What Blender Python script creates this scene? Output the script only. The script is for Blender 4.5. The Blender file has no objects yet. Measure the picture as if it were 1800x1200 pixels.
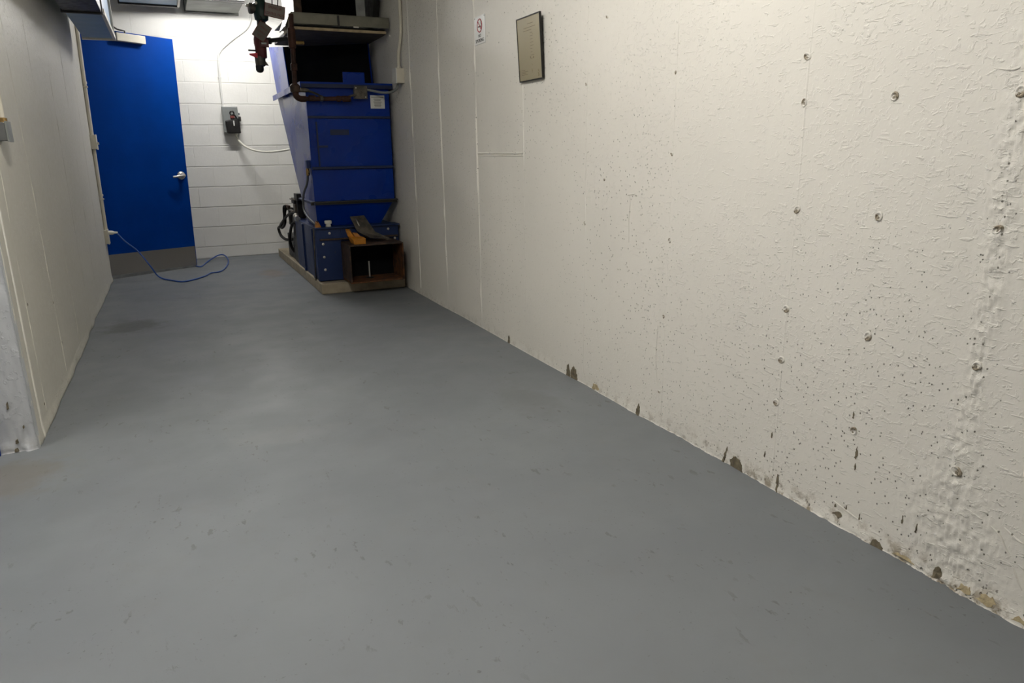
import bpy, bmesh, math, random
import numpy as np
from mathutils import Matrix, Vector

random.seed(7)
scene = bpy.context.scene
C = scene.collection

# ------------------------------------------------------------------ camera, world, exposure
CAM_H, F_PX = 1.0679, 1246.9
YAW, PITCH, ROLL = math.radians(25.019), math.radians(15.191), math.radians(-0.783)
fwd = Vector((math.sin(YAW) * math.cos(PITCH), math.cos(YAW) * math.cos(PITCH), -math.sin(PITCH)))
rgt0 = Vector((math.cos(YAW), -math.sin(YAW), 0))
up0 = rgt0.cross(fwd)
rgt = rgt0 * math.cos(ROLL) + up0 * math.sin(ROLL)
upv = -rgt0 * math.sin(ROLL) + up0 * math.cos(ROLL)
cam_d = bpy.data.cameras.new('camera')
cam = bpy.data.objects.new('camera', cam_d)
C.objects.link(cam)
m = Matrix((rgt, upv, -fwd)).transposed().to_4x4()
m.translation = (0, 0, CAM_H)
cam.matrix_world = m
cam_d.sensor_fit = 'HORIZONTAL'
cam_d.sensor_width = 36
cam_d.lens = 36 * F_PX / 1800
cam_d.clip_start = 0.02
scene.camera = cam

world = bpy.data.worlds.new('world')
scene.world = world
world.use_nodes = True
world.node_tree.nodes['Background'].inputs[0].default_value = (0.5, 0.52, 0.55, 1)
world.node_tree.nodes['Background'].inputs[1].default_value = 0.02

scene.view_settings.view_transform = 'Standard'
scene.view_settings.look = 'None'
scene.view_settings.gamma = 1
scene.view_settings.use_curve_mapping = False
scene.view_settings.exposure = 0.0

ALCOVE_FILL = 75.0  # emission of the unseen light added in the alcove
NEAR_TUBE = 150.0     # emission of the tubes in the near strip light
FAR_TUBE = 330.0      # emission of the tube in the far strip light

XL, XR, YB, ZC = -0.567, 1.634, 8.075, 2.8

# ------------------------------------------------------------------ materials
MATS = {}


def srgb(r, g, b):
    def f(c):
        c /= 255
        return c / 12.92 if c <= 0.04045 else ((c + 0.055) / 1.055) ** 2.4
    return (f(r), f(g), f(b), 1)


class N:
    """small node-tree helper"""
    def __init__(s, name):
        s.m = bpy.data.materials.new(name)
        s.m.use_nodes = True
        s.t = s.m.node_tree
        s.b = s.t.nodes['Principled BSDF']
        MATS[name] = s.m

    def n(s, kind, **kw):
        nd = s.t.nodes.new(kind)
        for k, v in kw.items():
            setattr(nd, k, v)
        return nd

    def put(s, sock, v):
        if isinstance(v, bpy.types.NodeSocket):
            s.t.links.new(v, sock)
        else:
            sock.default_value = v

    def coord(s):
        if not hasattr(s, '_c'):
            s._c = s.n('ShaderNodeTexCoord').outputs['Object']
        return s._c

    def mapped(s, scale=(1, 1, 1), loc=(0, 0, 0)):
        mp = s.n('ShaderNodeMapping')
        s.put(mp.inputs['Vector'], s.coord())
        mp.inputs['Scale'].default_value = scale
        mp.inputs['Location'].default_value = loc
        return mp.outputs[0]

    def noise(s, scale, detail=4, rough=0.55, vec=None, dist=0):
        nd = s.n('ShaderNodeTexNoise')
        s.put(nd.inputs['Vector'], vec or s.coord())
        nd.inputs['Scale'].default_value = scale
        nd.inputs['Detail'].default_value = detail
        nd.inputs['Roughness'].default_value = rough
        nd.inputs['Distortion'].default_value = dist
        return nd.outputs['Fac']

    def ramp(s, fac, a, b, ca=0.0, cb=1.0):
        r = s.n('ShaderNodeMapRange')
        s.put(r.inputs[0], fac)
        r.inputs[1].default_value = a
        r.inputs[2].default_value = b
        r.inputs[3].default_value = ca
        r.inputs[4].default_value = cb
        r.interpolation_type = 'SMOOTHSTEP'
        return r.outputs[0]

    def math(s, op, a, b=0.0):
        nd = s.n('ShaderNodeMath', operation=op)
        s.put(nd.inputs[0], a)
        s.put(nd.inputs[1], b)
        return nd.outputs[0]

    def mix(s, fac, a, b):
        nd = s.n('ShaderNodeMix', data_type='RGBA')
        s.put(nd.inputs[0], fac)
        s.put(nd.inputs[6], a)
        s.put(nd.inputs[7], b)
        return nd.outputs[2]

    def xyz(s):
        nd = s.n('ShaderNodeSeparateXYZ')
        s.put(nd.inputs[0], s.coord())
        return nd.outputs

    def bump(s, height, strength=0.3, dist=0.01, prev=None):
        nd = s.n('ShaderNodeBump')
        nd.inputs['Strength'].default_value = strength
        nd.inputs['Distance'].default_value = dist
        s.put(nd.inputs['Height'], height)
        if prev is not None:
            s.put(nd.inputs['Normal'], prev)
        return nd.outputs[0]

    def done(s, color, rough=0.5, metal=0.0, normal=None, spec=0.5, coat=0.0):
        s.put(s.b.inputs['Base Color'], color)
        s.put(s.b.inputs['Roughness'], rough)
        s.put(s.b.inputs['Metallic'], metal)
        s.b.inputs['Specular IOR Level'].default_value = spec
        s.b.inputs['Coat Weight'].default_value = coat
        if normal is not None:
            s.put(s.b.inputs['Normal'], normal)
        return s.m


def simple(name, col, rough=0.5, metal=0.0, var=0.15, scale=12, bump=0.1, spec=0.5):
    n = N(name)
    f = n.noise(scale, 5)
    dark = tuple(c * (1 - var) for c in col[:3]) + (1,)
    lite = tuple(min(1, c * (1 + var)) for c in col[:3]) + (1,)
    c = n.mix(n.ramp(f, 0.3, 0.7), dark, lite)
    nm = n.bump(n.noise(scale * 6, 3), bump, 0.003) if bump else None
    r = n.ramp(n.noise(scale * 2, 4), 0.3, 0.7, max(0, rough - 0.08), min(1, rough + 0.08))
    return n.done(c, r, metal, nm, spec)


# painted cast concrete (right-hand wall): bug holes, roller texture, dirt at the foot
def concrete_mat(name, base, pits=True, dirt=True):
    n = N(name)
    X = n.xyz()
    big = n.noise(1.3, 3)
    c = n.mix(n.ramp(big, 0.3, 0.7), tuple(v * 0.95 for v in base[:3]) + (1,), base)
    # faint vertical form-board streaks
    st = n.noise(9, 3, vec=n.mapped((1, 1.0, 0.05)))
    c = n.mix(n.ramp(st, 0.55, 0.8, 0, 0.12), c, tuple(v * 0.8 for v in base[:3]) + (1,))
    fine = n.noise(160, 3, 0.6)
    med = n.noise(38, 4, 0.6)
    patch = n.ramp(n.noise(2.2, 3), 0.42, 0.62)
    lum = n.noise(62, 3, 0.5, dist=0.6)
    lumps = n.math('MULTIPLY', n.ramp(lum, 0.56, 0.66), patch)
    nm = n.bump(fine, 0.12, 0.002)
    nm = n.bump(med, 0.16, 0.006, nm)
    nm = n.bump(lumps, 0.45, 0.003, nm)
    if pits:
        # short trowel-like dashes in the paint film
        dash = n.noise(55, 3, 0.55, vec=n.mapped((1, 0.45, 1.5)), dist=0.8)
        nm = n.bump(n.math('MULTIPLY', n.ramp(dash, 0.58, 0.68), n.ramp(X[1], 2.8, 1.6, 0.15, 1)), 0.55, 0.003, nm)
        # coarse honeycombed joint near the camera and rough foot
        by = n.math('ABSOLUTE', n.math('SUBTRACT', X[1], 0.962))
        bw = n.ramp(X[2], 0.42, 0.10, 0.055, 0.16)
        band = n.math('MULTIPLY', n.ramp(n.math('DIVIDE', by, bw), 0.35, 1.0, 1, 0), n.ramp(X[2], 1.1, 1.5, 1, 0))
        foot = n.math('MULTIPLY', n.ramp(X[2], 0.02, 0.13, 1, 0), n.ramp(X[1], 3.0, 1.7, 0.1, 0.7))
        rough_m = n.math('MAXIMUM', band, foot)
        coarse = n.noise(95, 5, 0.7, dist=0.5)
        nm = n.bump(n.math('MULTIPLY', coarse, rough_m), 0.35, 0.004, nm)
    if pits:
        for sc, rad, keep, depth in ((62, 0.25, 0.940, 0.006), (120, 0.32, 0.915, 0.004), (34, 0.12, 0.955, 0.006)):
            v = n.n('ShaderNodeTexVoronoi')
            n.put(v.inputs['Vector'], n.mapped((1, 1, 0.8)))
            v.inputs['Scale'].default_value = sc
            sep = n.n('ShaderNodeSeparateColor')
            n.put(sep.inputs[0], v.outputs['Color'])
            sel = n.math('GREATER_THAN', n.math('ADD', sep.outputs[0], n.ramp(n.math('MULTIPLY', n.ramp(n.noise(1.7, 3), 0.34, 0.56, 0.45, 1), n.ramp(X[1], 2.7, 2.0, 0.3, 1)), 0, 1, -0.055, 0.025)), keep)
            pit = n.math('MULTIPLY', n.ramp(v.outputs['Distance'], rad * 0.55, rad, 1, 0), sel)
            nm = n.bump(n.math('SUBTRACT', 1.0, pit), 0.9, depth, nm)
            # darker colour in the holes stands in for the shade of their depth
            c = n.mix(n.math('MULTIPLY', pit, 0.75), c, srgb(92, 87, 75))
    if dirt:
        low = n.ramp(X[2], 0.0, 0.075, 1, 0)
        near = n.ramp(X[1], 2.9, 1.2, 0.25, 1)
        d = n.math('MULTIPLY', n.math('MULTIPLY', low, near), n.ramp(n.noise(22, 5, 0.65), 0.46, 0.62))
        c = n.mix(n.math('MULTIPLY', d, 0.85), c, srgb(120, 104, 74))
        sp = n.math('MULTIPLY', n.ramp(X[2], 0.02, 0.11, 1, 0), n.ramp(n.noise(75, 3), 0.66, 0.72))
        c = n.mix(n.math('MULTIPLY', n.math('MULTIPLY', sp, near), 0.9), c, srgb(62, 55, 42))
    return n.done(c, n.ramp(med, 0.3, 0.7, 0.42, 0.6), 0, nm, 0.4)


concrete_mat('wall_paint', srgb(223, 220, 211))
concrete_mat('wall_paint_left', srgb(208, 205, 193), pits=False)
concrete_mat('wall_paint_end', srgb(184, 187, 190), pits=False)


def floor_mat():
    n = N('floor_paint')
    X = n.xyz()
    c = n.mix(n.ramp(n.noise(0.9, 4), 0.3, 0.7), srgb(108, 112, 115), srgb(117, 121, 124))
    c = n.mix(n.ramp(n.noise(7, 5, 0.6), 0.5, 0.8, 0, 0.35), c, srgb(110, 111, 111))
    # old scuffs and worn dark spots
    sc = n.math('MULTIPLY', n.ramp(n.noise(34, 4, 0.6, vec=n.mapped((1, 0.45, 1))), 0.61, 0.67),
                n.ramp(n.noise(3.1, 3), 0.46, 0.60))
    c = n.mix(n.math('MULTIPLY', sc, 0.5), c, srgb(78, 78, 76))
    sp = n.math('MULTIPLY', n.ramp(n.noise(85, 3, 0.5), 0.655, 0.71), n.ramp(n.noise(6, 3), 0.45, 0.6))
    c = n.mix(n.math('MULTIPLY', sp, 0.55), c, srgb(72, 72, 70))
    # greasy stain by the left-hand wall
    def blot(cx, cy, r, amt, col, c, sx=1.0):
        dx = n.math('MULTIPLY', n.math('SUBTRACT', X[0], cx), sx)
        dy = n.math('SUBTRACT', X[1], cy)
        dd = n.math('SQRT', n.math('ADD', n.math('MULTIPLY', dx, dx), n.math('MULTIPLY', dy, dy)))
        dd = n.math('ADD', dd, n.math('MULTIPLY', n.math('SUBTRACT', n.noise(9, 5, 0.65), 0.5), r * 1.8))
        return n.mix(n.ramp(dd, r * 0.3, r, amt, 0), c, col)
    c = blot(-0.33, 5.05, 0.26, 0.55, srgb(62, 61, 58), c)
    c = blot(0.75, 6.75, 0.35, 0.35, srgb(122, 98, 74), c, 2.2)
    c = blot(1.30, 2.65, 0.30, 0.25, srgb(92, 92, 90), c, 2.0)
    c = blot(-0.62, 2.75, 0.22, 0.4, srgb(108, 98, 80), c)
    c = blot(0.28, 2.72, 0.13, 0.15, srgb(134, 134, 132), c, 0.5)
    nm = n.bump(n.noise(5, 4), 0.15, 0.01)
    nm = n.bump(n.noise(120, 3), 0.10, 0.0015, nm)
    nm = n.bump(sc, 0.3, 0.002, nm)
    return n.done(c, n.ramp(n.noise(4, 4), 0.3, 0.7, 0.50, 0.64), 0, nm, 0.35)


floor_mat()


def block_mat():
    n = N('block_paint')
    c = n.mix(n.ramp(n.noise(2.2, 4), 0.3, 0.7), srgb(222, 221, 216), srgb(232, 231, 226))
    nm = n.bump(n.noise(60, 4, 0.6), 0.25, 0.004)
    nm = n.bump(n.noise(5, 3), 0.2, 0.01, nm)
    return n.done(c, 0.5, 0, nm, 0.4)


block_mat()


def blue_mat(name, col, rough, worn=0.0, spec=0.5):
    n = N(name)
    c = n.mix(n.ramp(n.noise(3, 4), 0.3, 0.7), tuple(v * 0.85 for v in col[:3]) + (1,), col)
    if worn:
        w = n.ramp(n.noise(26, 6, 0.7), 0.64, 0.72, 0, worn)
        c = n.mix(w, c, srgb(70, 62, 56))
    st = n.ramp(n.noise(2.2, 3), 0.40, 0.70, rough, min(1, rough + 0.12))
    nm = n.bump(n.noise(6, 3), 0.06, 0.01)
    nm = n.bump(n.noise(90, 3), 0.05, 0.001, nm)
    return n.done(c, st, 0, nm, spec)


blue_mat('door_blue', srgb(0, 54, 134), 0.5, 0, 0.05)
blue_mat('machine_blue', srgb(0, 44, 134), 0.24, 0.0, 0.2)
blue_mat('base_blue', srgb(5, 38, 88), 0.4, 0.8)
blue_mat('seam_blue', srgb(2, 26, 66), 0.5)
_k = N('kick_steel')
_k.done(_k.mix(_k.noise(2, 2), srgb(170, 165, 156), srgb(180, 175, 166)), 0.36, 0.85)
_k = N('satin_steel')
_k.done(_k.mix(_k.noise(20, 2), srgb(205, 201, 192), srgb(215, 211, 203)), 0.38, 0.8)
simple('galvanised', srgb(150, 152, 150), 0.45, 0.7, 0.18, 18, 0.06)
simple('duct_grey', srgb(126, 128, 124), 0.55, 0.3, 0.2, 9, 0.1)
simple('duct_blue', srgb(134, 158, 182), 0.5, 0.1, 0.08, 6, 0.05)
simple('dark_metal', srgb(46, 46, 44), 0.5, 0.3, 0.2, 14, 0.1)
simple('black_rubber', srgb(13, 12, 12), 0.55, 0, 0.2, 20, 0.05, 0.25)
simple('black_paint', srgb(20, 20, 21), 0.5, 0.1, 0.3, 12, 0.1)
simple('chute_inside', srgb(9, 11, 13), 0.85, 0, 0.4, 8, 0.3, 0.15)
simple('cream_paint', srgb(205, 200, 184), 0.45, 0, 0.05, 10, 0.08)
simple('white_plastic', srgb(222, 220, 208), 0.4, 0, 0.03, 10, 0.0)
simple('grey_enamel', srgb(128, 132, 130), 0.4, 0.1, 0.05, 10, 0.03)
simple('dark_grey_enamel', srgb(96, 98, 98), 0.5, 0.1, 0.05, 10, 0.03)
simple('concrete_pad', srgb(160, 149, 128), 0.85, 0, 0.15, 14, 0.5)
simple('concrete_bare', srgb(104, 96, 78), 0.9, 0, 0.35, 60, 0.4)
simple('hole_grey', srgb(138, 131, 116), 0.9, 0, 0.1, 60, 0.2)
simple('concrete_tan', srgb(170, 156, 124), 0.9, 0, 0.25, 70, 0.3)
simple('olive_steel', srgb(120, 118, 104), 0.5, 0.3, 0.18, 10, 0.1)
simple('board_wood', srgb(176, 158, 124), 0.7, 0, 0.2, 22, 0.2)
simple('dark_board', srgb(62, 54, 46), 0.8, 0, 0.3, 12, 0.2)
simple('red_paint', srgb(84, 22, 24), 0.45, 0, 0.2, 14, 0.1)
simple('bright_red', srgb(196, 24, 48), 0.4, 0, 0.05, 14, 0.0)
simple('green_paint', srgb(13, 42, 35), 0.45, 0, 0.2, 14, 0.1)
simple('brass', srgb(160, 132, 84), 0.35, 0.8, 0.15, 20, 0.05)
simple('tag_backlit', srgb(96, 87, 78), 0.5, 0, 0.15, 14, 0.0)  # both tag plates are darkened in colour to look backlit
simple('tag_face', srgb(132, 121, 112), 0.5, 0, 0.06, 14, 0.0)
simple('tag_red', srgb(110, 44, 38), 0.6, 0, 0.1, 14, 0.0)
simple('sign_white', srgb(214, 214, 210), 0.4, 0, 0.03, 8, 0.0)
simple('sign_red', srgb(150, 30, 44), 0.5, 0, 0.05, 8, 0.0)
simple('sign_black', srgb(36, 36, 34), 0.6, 0, 0.05, 8, 0.0)
simple('paper_tan', srgb(152, 143, 116), 0.35, 0, 0.06, 5, 0.0)
simple('paper_print', srgb(118, 106, 82), 0.5, 0, 0.05, 8, 0.0)
simple('frame_black', srgb(26, 25, 22), 0.35, 0.2, 0.1, 8, 0.0)
simple('label_print', srgb(120, 122, 116), 0.6, 0, 0.05, 8, 0.0)
simple('yellow_paint', srgb(172, 112, 22), 0.6, 0, 0.2, 20, 0.2)
simple('rusty_orange', srgb(170, 112, 46), 0.7, 0, 0.25, 24, 0.3)
simple('cord_blue', srgb(24, 72, 150), 0.4, 0, 0.05, 20, 0.0)
simple('ceiling_paint', srgb(180, 178, 174), 0.7, 0, 0.08, 4, 0.1)
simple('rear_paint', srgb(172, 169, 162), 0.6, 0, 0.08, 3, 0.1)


def rust_mat(name, a, b, metal=0.25, rough=0.65):
    n = N(name)
    c = n.mix(n.ramp(n.noise(16, 6, 0.65), 0.35, 0.65), a, b)
    nm = n.bump(n.noise(70, 4), 0.3, 0.003)
    return n.done(c, rough, metal, nm, 0.4)


rust_mat('rusty_pipe', srgb(44, 26, 19), srgb(72, 42, 30))
rust_mat('rusty_steel', srgb(48, 40, 36), srgb(84, 64, 50))
rust_mat('rusty_inside', srgb(52, 32, 18), srgb(104, 64, 32), 0.1, 0.8)
rust_mat('bare_steel', srgb(72, 70, 66), srgb(104, 97, 86), 0.5, 0.5)


def emit_mat(name, col, strength):
    n = N(name)
    n.b.inputs['Base Color'].default_value = (0.8, 0.8, 0.8, 1)
    n.b.inputs['Emission Color'].default_value = col
    n.b.inputs['Emission Strength'].default_value = strength


emit_mat('tube_near', (1.0, 0.96, 0.90, 1), NEAR_TUBE)
emit_mat('alcove_fill', (1.0, 0.96, 0.90, 1), ALCOVE_FILL)
emit_mat('tube_far', (1.0, 0.98, 0.95, 1), FAR_TUBE)


# ------------------------------------------------------------------ mesh helpers
class MB:
    def __init__(s):
        s.v, s.f = [], []

    def add(s, vs, fs):
        o = len(s.v)
        s.v += [tuple(v) for v in vs]
        s.f += [tuple(i + o for i in f) for f in fs]
        return s

    def box(s, x0, x1, y0, y1, z0, z1):
        vs = [(x, y, z) for x in (x0, x1) for y in (y0, y1) for z in (z0, z1)]
        return s.add(vs, [(0, 1, 3, 2), (4, 6, 7, 5), (0, 4, 5, 1), (2, 3, 7, 6), (0, 2, 6, 4), (1, 5, 7, 3)])

    def prism(s, poly, axis, a, b):
        """poly: 2-D outline in the two axes that are not `axis`; extruded from a to b"""
        def P(u, v, w):
            return {'x': (w, u, v), 'y': (u, w, v), 'z': (u, v, w)}[axis]
        k = len(poly)
        vs = [P(u, v, a) for u, v in poly] + [P(u, v, b) for u, v in poly]
        fs = [tuple(range(k)), tuple(range(2 * k - 1, k - 1, -1))]
        fs += [(i, i + k, (i + 1) % k + k, (i + 1) % k) for i in range(k)]
        return s.add(vs, fs)

    def hexa(s, bottom, top):
        """two quads (same winding) joined to a solid"""
        return s.add(list(bottom) + list(top), [(3, 2, 1, 0), (4, 5, 6, 7)] + [(i, (i + 1) % 4, (i + 1) % 4 + 4, i + 4) for i in range(4)])

    def tube(s, pts, r, seg=10, caps=True):
        pts = [Vector(p) for p in pts]
        rs = r if isinstance(r, (list, tuple)) else [r] * len(pts)
        o = len(s.v)
        t0 = (pts[1] - pts[0]).normalized()
        ref = Vector((0, 0, 1)) if abs(t0.z) < 0.9 else Vector((1, 0, 0))
        nrm = t0.cross(ref).normalized()
        for i, p in enumerate(pts):
            if i == 0:
                t = t0
            elif i == len(pts) - 1:
                t = (pts[i] - pts[i - 1]).normalized()
            else:
                t = ((pts[i + 1] - p).normalized() + (p - pts[i - 1]).normalized()).normalized()
            nrm = (nrm - t * nrm.dot(t)).normalized()
            bn = t.cross(nrm)
            for k in range(seg):
                a = 2 * math.pi * k / seg
                s.v.append(tuple(p + (nrm * math.cos(a) + bn * math.sin(a)) * rs[i]))
        for i in range(len(pts) - 1):
            for k in range(seg):
                k2 = (k + 1) % seg
                s.f.append((o + i * seg + k, o + i * seg + k2, o + (i + 1) * seg + k2, o + (i + 1) * seg + k))
        if caps:
            s.f.append(tuple(o + k for k in reversed(range(seg))))
            s.f.append(tuple(o + (len(pts) - 1) * seg + k for k in range(seg)))
        return s

    def cyl(s, a, b, r, seg=14):
        return s.tube([a, b], r, seg)

    def lathe(s, base, axis, prof, seg=16):
        """prof: list of (distance along axis, radius)"""
        base, axis = Vector(base), Vector(axis).normalized()
        return s.tube_profile([base + axis * d for d, _ in prof], [r for _, r in prof], axis, seg)

    def tube_profile(s, pts, rs, axis, seg):
        ref = Vector((0, 0, 1)) if abs(axis.z) < 0.9 else Vector((1, 0, 0))
        u = axis.cross(ref).normalized()
        w = axis.cross(u)
        o = len(s.v)
        for p, r in zip(pts, rs):
            for k in range(seg):
                a = 2 * math.pi * k / seg
                s.v.append(tuple(p + (u * math.cos(a) + w * math.sin(a)) * max(r, 1e-4)))
        for i in range(len(pts) - 1):
            for k in range(seg):
                k2 = (k + 1) % seg
                s.f.append((o + i * seg + k, o + i * seg + k2, o + (i + 1) * seg + k2, o + (i + 1) * seg + k))
        s.f.append(tuple(o + k for k in reversed(range(seg))))
        s.f.append(tuple(o + (len(pts) - 1) * seg + k for k in range(seg)))
        return s

    def torus(s, c, axis, R, r, seg=32, sub=8, arc=2 * math.pi):
        c, axis = Vector(c), Vector(axis).normalized()
        ref = Vector((0, 0, 1)) if abs(axis.z) < 0.9 else Vector((1, 0, 0))
        u = axis.cross(ref).normalized()
        w = axis.cross(u)
        pts = [c + (u * math.cos(arc * i / seg) + w * math.sin(arc * i / seg)) * R for i in range(seg + 1)]
        return s.tube(pts, r, sub)

    def mesh(s, name, mat, smooth=False, bevel=0.0):
        me = bpy.data.meshes.new(name)
        me.from_pydata(s.v, [], s.f)
        bm = bmesh.new()
        bm.from_mesh(me)
        bmesh.ops.recalc_face_normals(bm, faces=bm.faces)
        if bevel:
            ed = [e for e in bm.edges if len(e.link_faces) == 2 and e.calc_face_angle(0) > 0.5]
            bmesh.ops.bevel(bm, geom=ed, offset=bevel, segments=2, affect='EDGES', profile=0.6)
        if smooth:
            for f in bm.faces:
                f.smooth = len(f.verts) <= 4
            for e in bm.edges:
                if len(e.link_faces) == 2 and e.calc_face_angle(0) > 0.7:
                    e.smooth = False
        bm.to_mesh(me)
        bm.free()
        me.materials.append(MATS[mat])
        return me

    def build(s, name, mat, parent=None, smooth=False, bevel=0.0):
        return link(name, s.mesh(name, mat, smooth, bevel), parent)


def link(name, data, parent=None):
    o = bpy.data.objects.new(name, data)
    C.objects.link(o)
    if parent is not None:
        o.parent = parent
        # parts are built in world coordinates unless the parent is a local frame
        if not parent.get('_local'):
            o.matrix_parent_inverse = parent_matrix(parent).inverted()
    return o


def parent_matrix(o):
    return o.matrix_basis.copy() if o.parent is None else parent_matrix(o.parent) @ o.matrix_parent_inverse @ o.matrix_basis


def tag(o, label, cat, group=None):
    o['label'] = label
    o['category'] = cat
    if group:
        o['group'] = group
    return o


def thing(name, label, cat, loc=(0, 0, 0), group=None):
    o = bpy.data.objects.new(name, None)
    o.empty_display_size = 0.05
    o.location = loc
    C.objects.link(o)
    return tag(o, label, cat, group)


def struct(o, label=None):
    o['kind'] = 'structure'
    if label:
        o['label'] = label
    return o


def dup(o, parent=None, loc=None):
    c = o.copy()
    C.objects.link(c)
    c.parent = parent
    if loc is not None:
        c.location = loc
    return c


def text_on(name, body, size, mat, parent, mat4, sx=1.0, depth=0.0004):
    cu = bpy.data.curves.new(name, 'FONT')
    cu.body = body
    cu.size = size
    cu.align_x = 'CENTER'
    cu.align_y = 'CENTER'
    cu.extrude = depth
    cu.resolution_u = 2
    tmp = bpy.data.objects.new(name + '_tmp', cu)
    C.objects.link(tmp)
    bpy.context.view_layer.update()
    me = bpy.data.meshes.new_from_object(tmp.evaluated_get(bpy.context.evaluated_depsgraph_get()))
    bpy.data.objects.remove(tmp)
    me.transform(mat4 @ Matrix.Diagonal((sx, 1, 1, 1)))
    me.materials.clear()
    me.materials.append(MATS[mat])
    me.name = name
    return link(name, me, parent)


def smooth_path(pts, n=8):
    """Catmull-Rom through the points"""
    P = [Vector(p) for p in pts]
    P = [P[0] * 2 - P[1]] + P + [P[-1] * 2 - P[-2]]
    out = []
    for i in range(1, len(P) - 2):
        p0, p1, p2, p3 = P[i - 1:i + 3]
        for k in range(n):
            t = k / n
            out.append(0.5 * ((2 * p1) + (p2 - p0) * t + (2 * p0 - 5 * p1 + 4 * p2 - p3) * t * t + (3 * p1 - p0 - 3 * p2 + p3) * t ** 3))
    out.append(P[-2])
    return out


# ------------------------------------------------------------------ numpy value noise for the cast walls
def vnoise(u, v, seed=0):
    u, v = np.asarray(u, float), np.asarray(v, float)
    iu, iv = np.floor(u).astype(np.int64), np.floor(v).astype(np.int64)
    fu, fv = u - iu, v - iv
    fu, fv = fu * fu * (3 - 2 * fu), fv * fv * (3 - 2 * fv)

    def h(a, b):
        k = (a * 374761393 + b * 668265263 + seed * 1442695041) & 0xFFFFFFFF
        k = ((k ^ (k >> 13)) * 1274126177) & 0xFFFFFFFF
        return ((k ^ (k >> 16)) & 0xFFFF) / 65535.0 - 0.5
    a, b, c, d = h(iu, iv), h(iu + 1, iv), h(iu, iv + 1), h(iu + 1, iv + 1)
    return (a * (1 - fu) + b * fu) * (1 - fv) + (c * (1 - fu) + d * fu) * fv


def fbm(u, v, seed=0, oct=4):
    s, a = 0, 1.0
    for i in range(oct):
        s = s + a * vnoise(u * 2 ** i, v * 2 ** i, seed + i)
        a *= 0.5
    return s


def sstep(x, a, b):
    t = np.clip((np.asarray(x, float) - a) / (b - a), 0, 1)
    return t * t * (3 - 2 * t)


def relief_right(y, z):
    """how far the right-hand wall stands out of its plane (into the room)"""
    y, z = np.asarray(y, float), np.asarray(z, float)
    d = 0.006 * fbm(y * 0.8, z * 0.6, 3, 2)
    # rough, badly vibrated joint near the camera
    yc = 0.966 + 0.012 * vnoise(z * 3.0, z * 0 + 0.5, 9) - 0.10 * sstep(z, 0.30, 0.0) * 0.3
    wd = 0.028 + 0.012 * vnoise(z * 5, z * 0, 11) + 0.09 * sstep(z, 0.42, 0.12)
    band = np.exp(-((y - yc) / wd) ** 2) * (1 - sstep(z, 1.15, 1.5))
    d = d + band * (0.011 * np.abs(fbm(y * 95, z * 80, 21, 2)) + 0.005 * fbm(y * 60, z * 45, 27, 2))
    # lumpy foot of the wall
    near = sstep(y, 3.2, 1.6)
    h = 0.050 + 0.035 * vnoise(y * 4, y * 0, 5)
    foot = 1 - sstep(z, 0.0, h)
    d = d + foot * (0.003 * near + 0.002) * (0.6 + 1.4 * vnoise(y * 7, y * 0 + 2, 6)) + foot * near * 0.006 * fbm(y * 45, z * 55, 31, 3)
    d = d + foot * 0.012 * vnoise(y * 3.0, y * 0 + 7, 17)
    return d


def relief_left(y, z):
    y, z = np.asarray(y, float), np.asarray(z, float)
    d = 0.008 * fbm(y * 0.9, z * 0.7, 43, 2)
    foot = 1 - sstep(z, 0.0, 0.06)
    d = d + foot * 0.012 * vnoise(y * 5, y * 0, 44) + foot * 0.004
    d = d + 0.018 * z * sstep(y, 4.2, 6.9)
    edge = 1 - sstep(y, 3.02, 3.06)
    d = d + edge * 0.010 * fbm(y * 30, z * 40, 46, 3)
    return d


def wall_grid(name, ys, zs, X, sign, relief, mat, thick=0.15):
    Yg, Zg = np.meshgrid(ys, zs, indexing='ij')
    Xg = X + sign * relief(Yg, Zg)
    V = np.stack([Xg, Yg, Zg], -1).reshape(-1, 3)
    ny, nz = len(ys), len(zs)
    i = np.arange(ny - 1)[:, None] * nz + np.arange(nz - 1)[None, :]
    F = np.stack([i, i + 1, i + nz + 1, i + nz], -1).reshape(-1, 4)
    if sign > 0:
        F = F[:, ::-1]
    verts = V.tolist()
    faces = F.tolist()
    # close the slab behind
    xb = X - sign * thick
    k = len(verts)
    verts += [(xb, ys[0], zs[0]), (xb, ys[0], zs[-1]), (xb, ys[-1], zs[-1]), (xb, ys[-1], zs[0])]
    c = [0, nz - 1, ny * nz - 1, (ny - 1) * nz]
    faces.append([k, k + 1, k + 2, k + 3])
    faces.append([k, k + 3] + [j * nz for j in range(ny - 1, -1, -1)])
    faces.append([k + 1, k] + list(range(0, nz)))
    faces.append([k + 2, k + 1] + [j * nz + nz - 1 for j in range(ny)])
    faces.append([k + 3, k + 2] + list(range(ny * nz - 1, (ny - 1) * nz - 1, -1)))
    me = bpy.data.meshes.new(name)
    me.from_pydata(verts, [], faces)
    sm = np.zeros(len(me.polygons), dtype=bool)
    sm[:len(F)] = True
    me.polygons.foreach_set('use_smooth', sm)
    me.materials.append(MATS[mat])
    return struct(link(name, me))


# ------------------------------------------------------------------ the room
REAR = -2.6
AL = -2.3      # far side of the alcove on the left
fl = struct(MB().box(AL - 0.15, XR + 0.15, REAR - 0.15, YB + 0.15, -0.12, 0).build('floor', 'floor_paint'))
ce = struct(MB().box(AL - 0.15, XR + 0.15, REAR - 0.15, YB + 0.15, ZC, ZC + 0.12).build('ceiling', 'ceiling_paint'))

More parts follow.
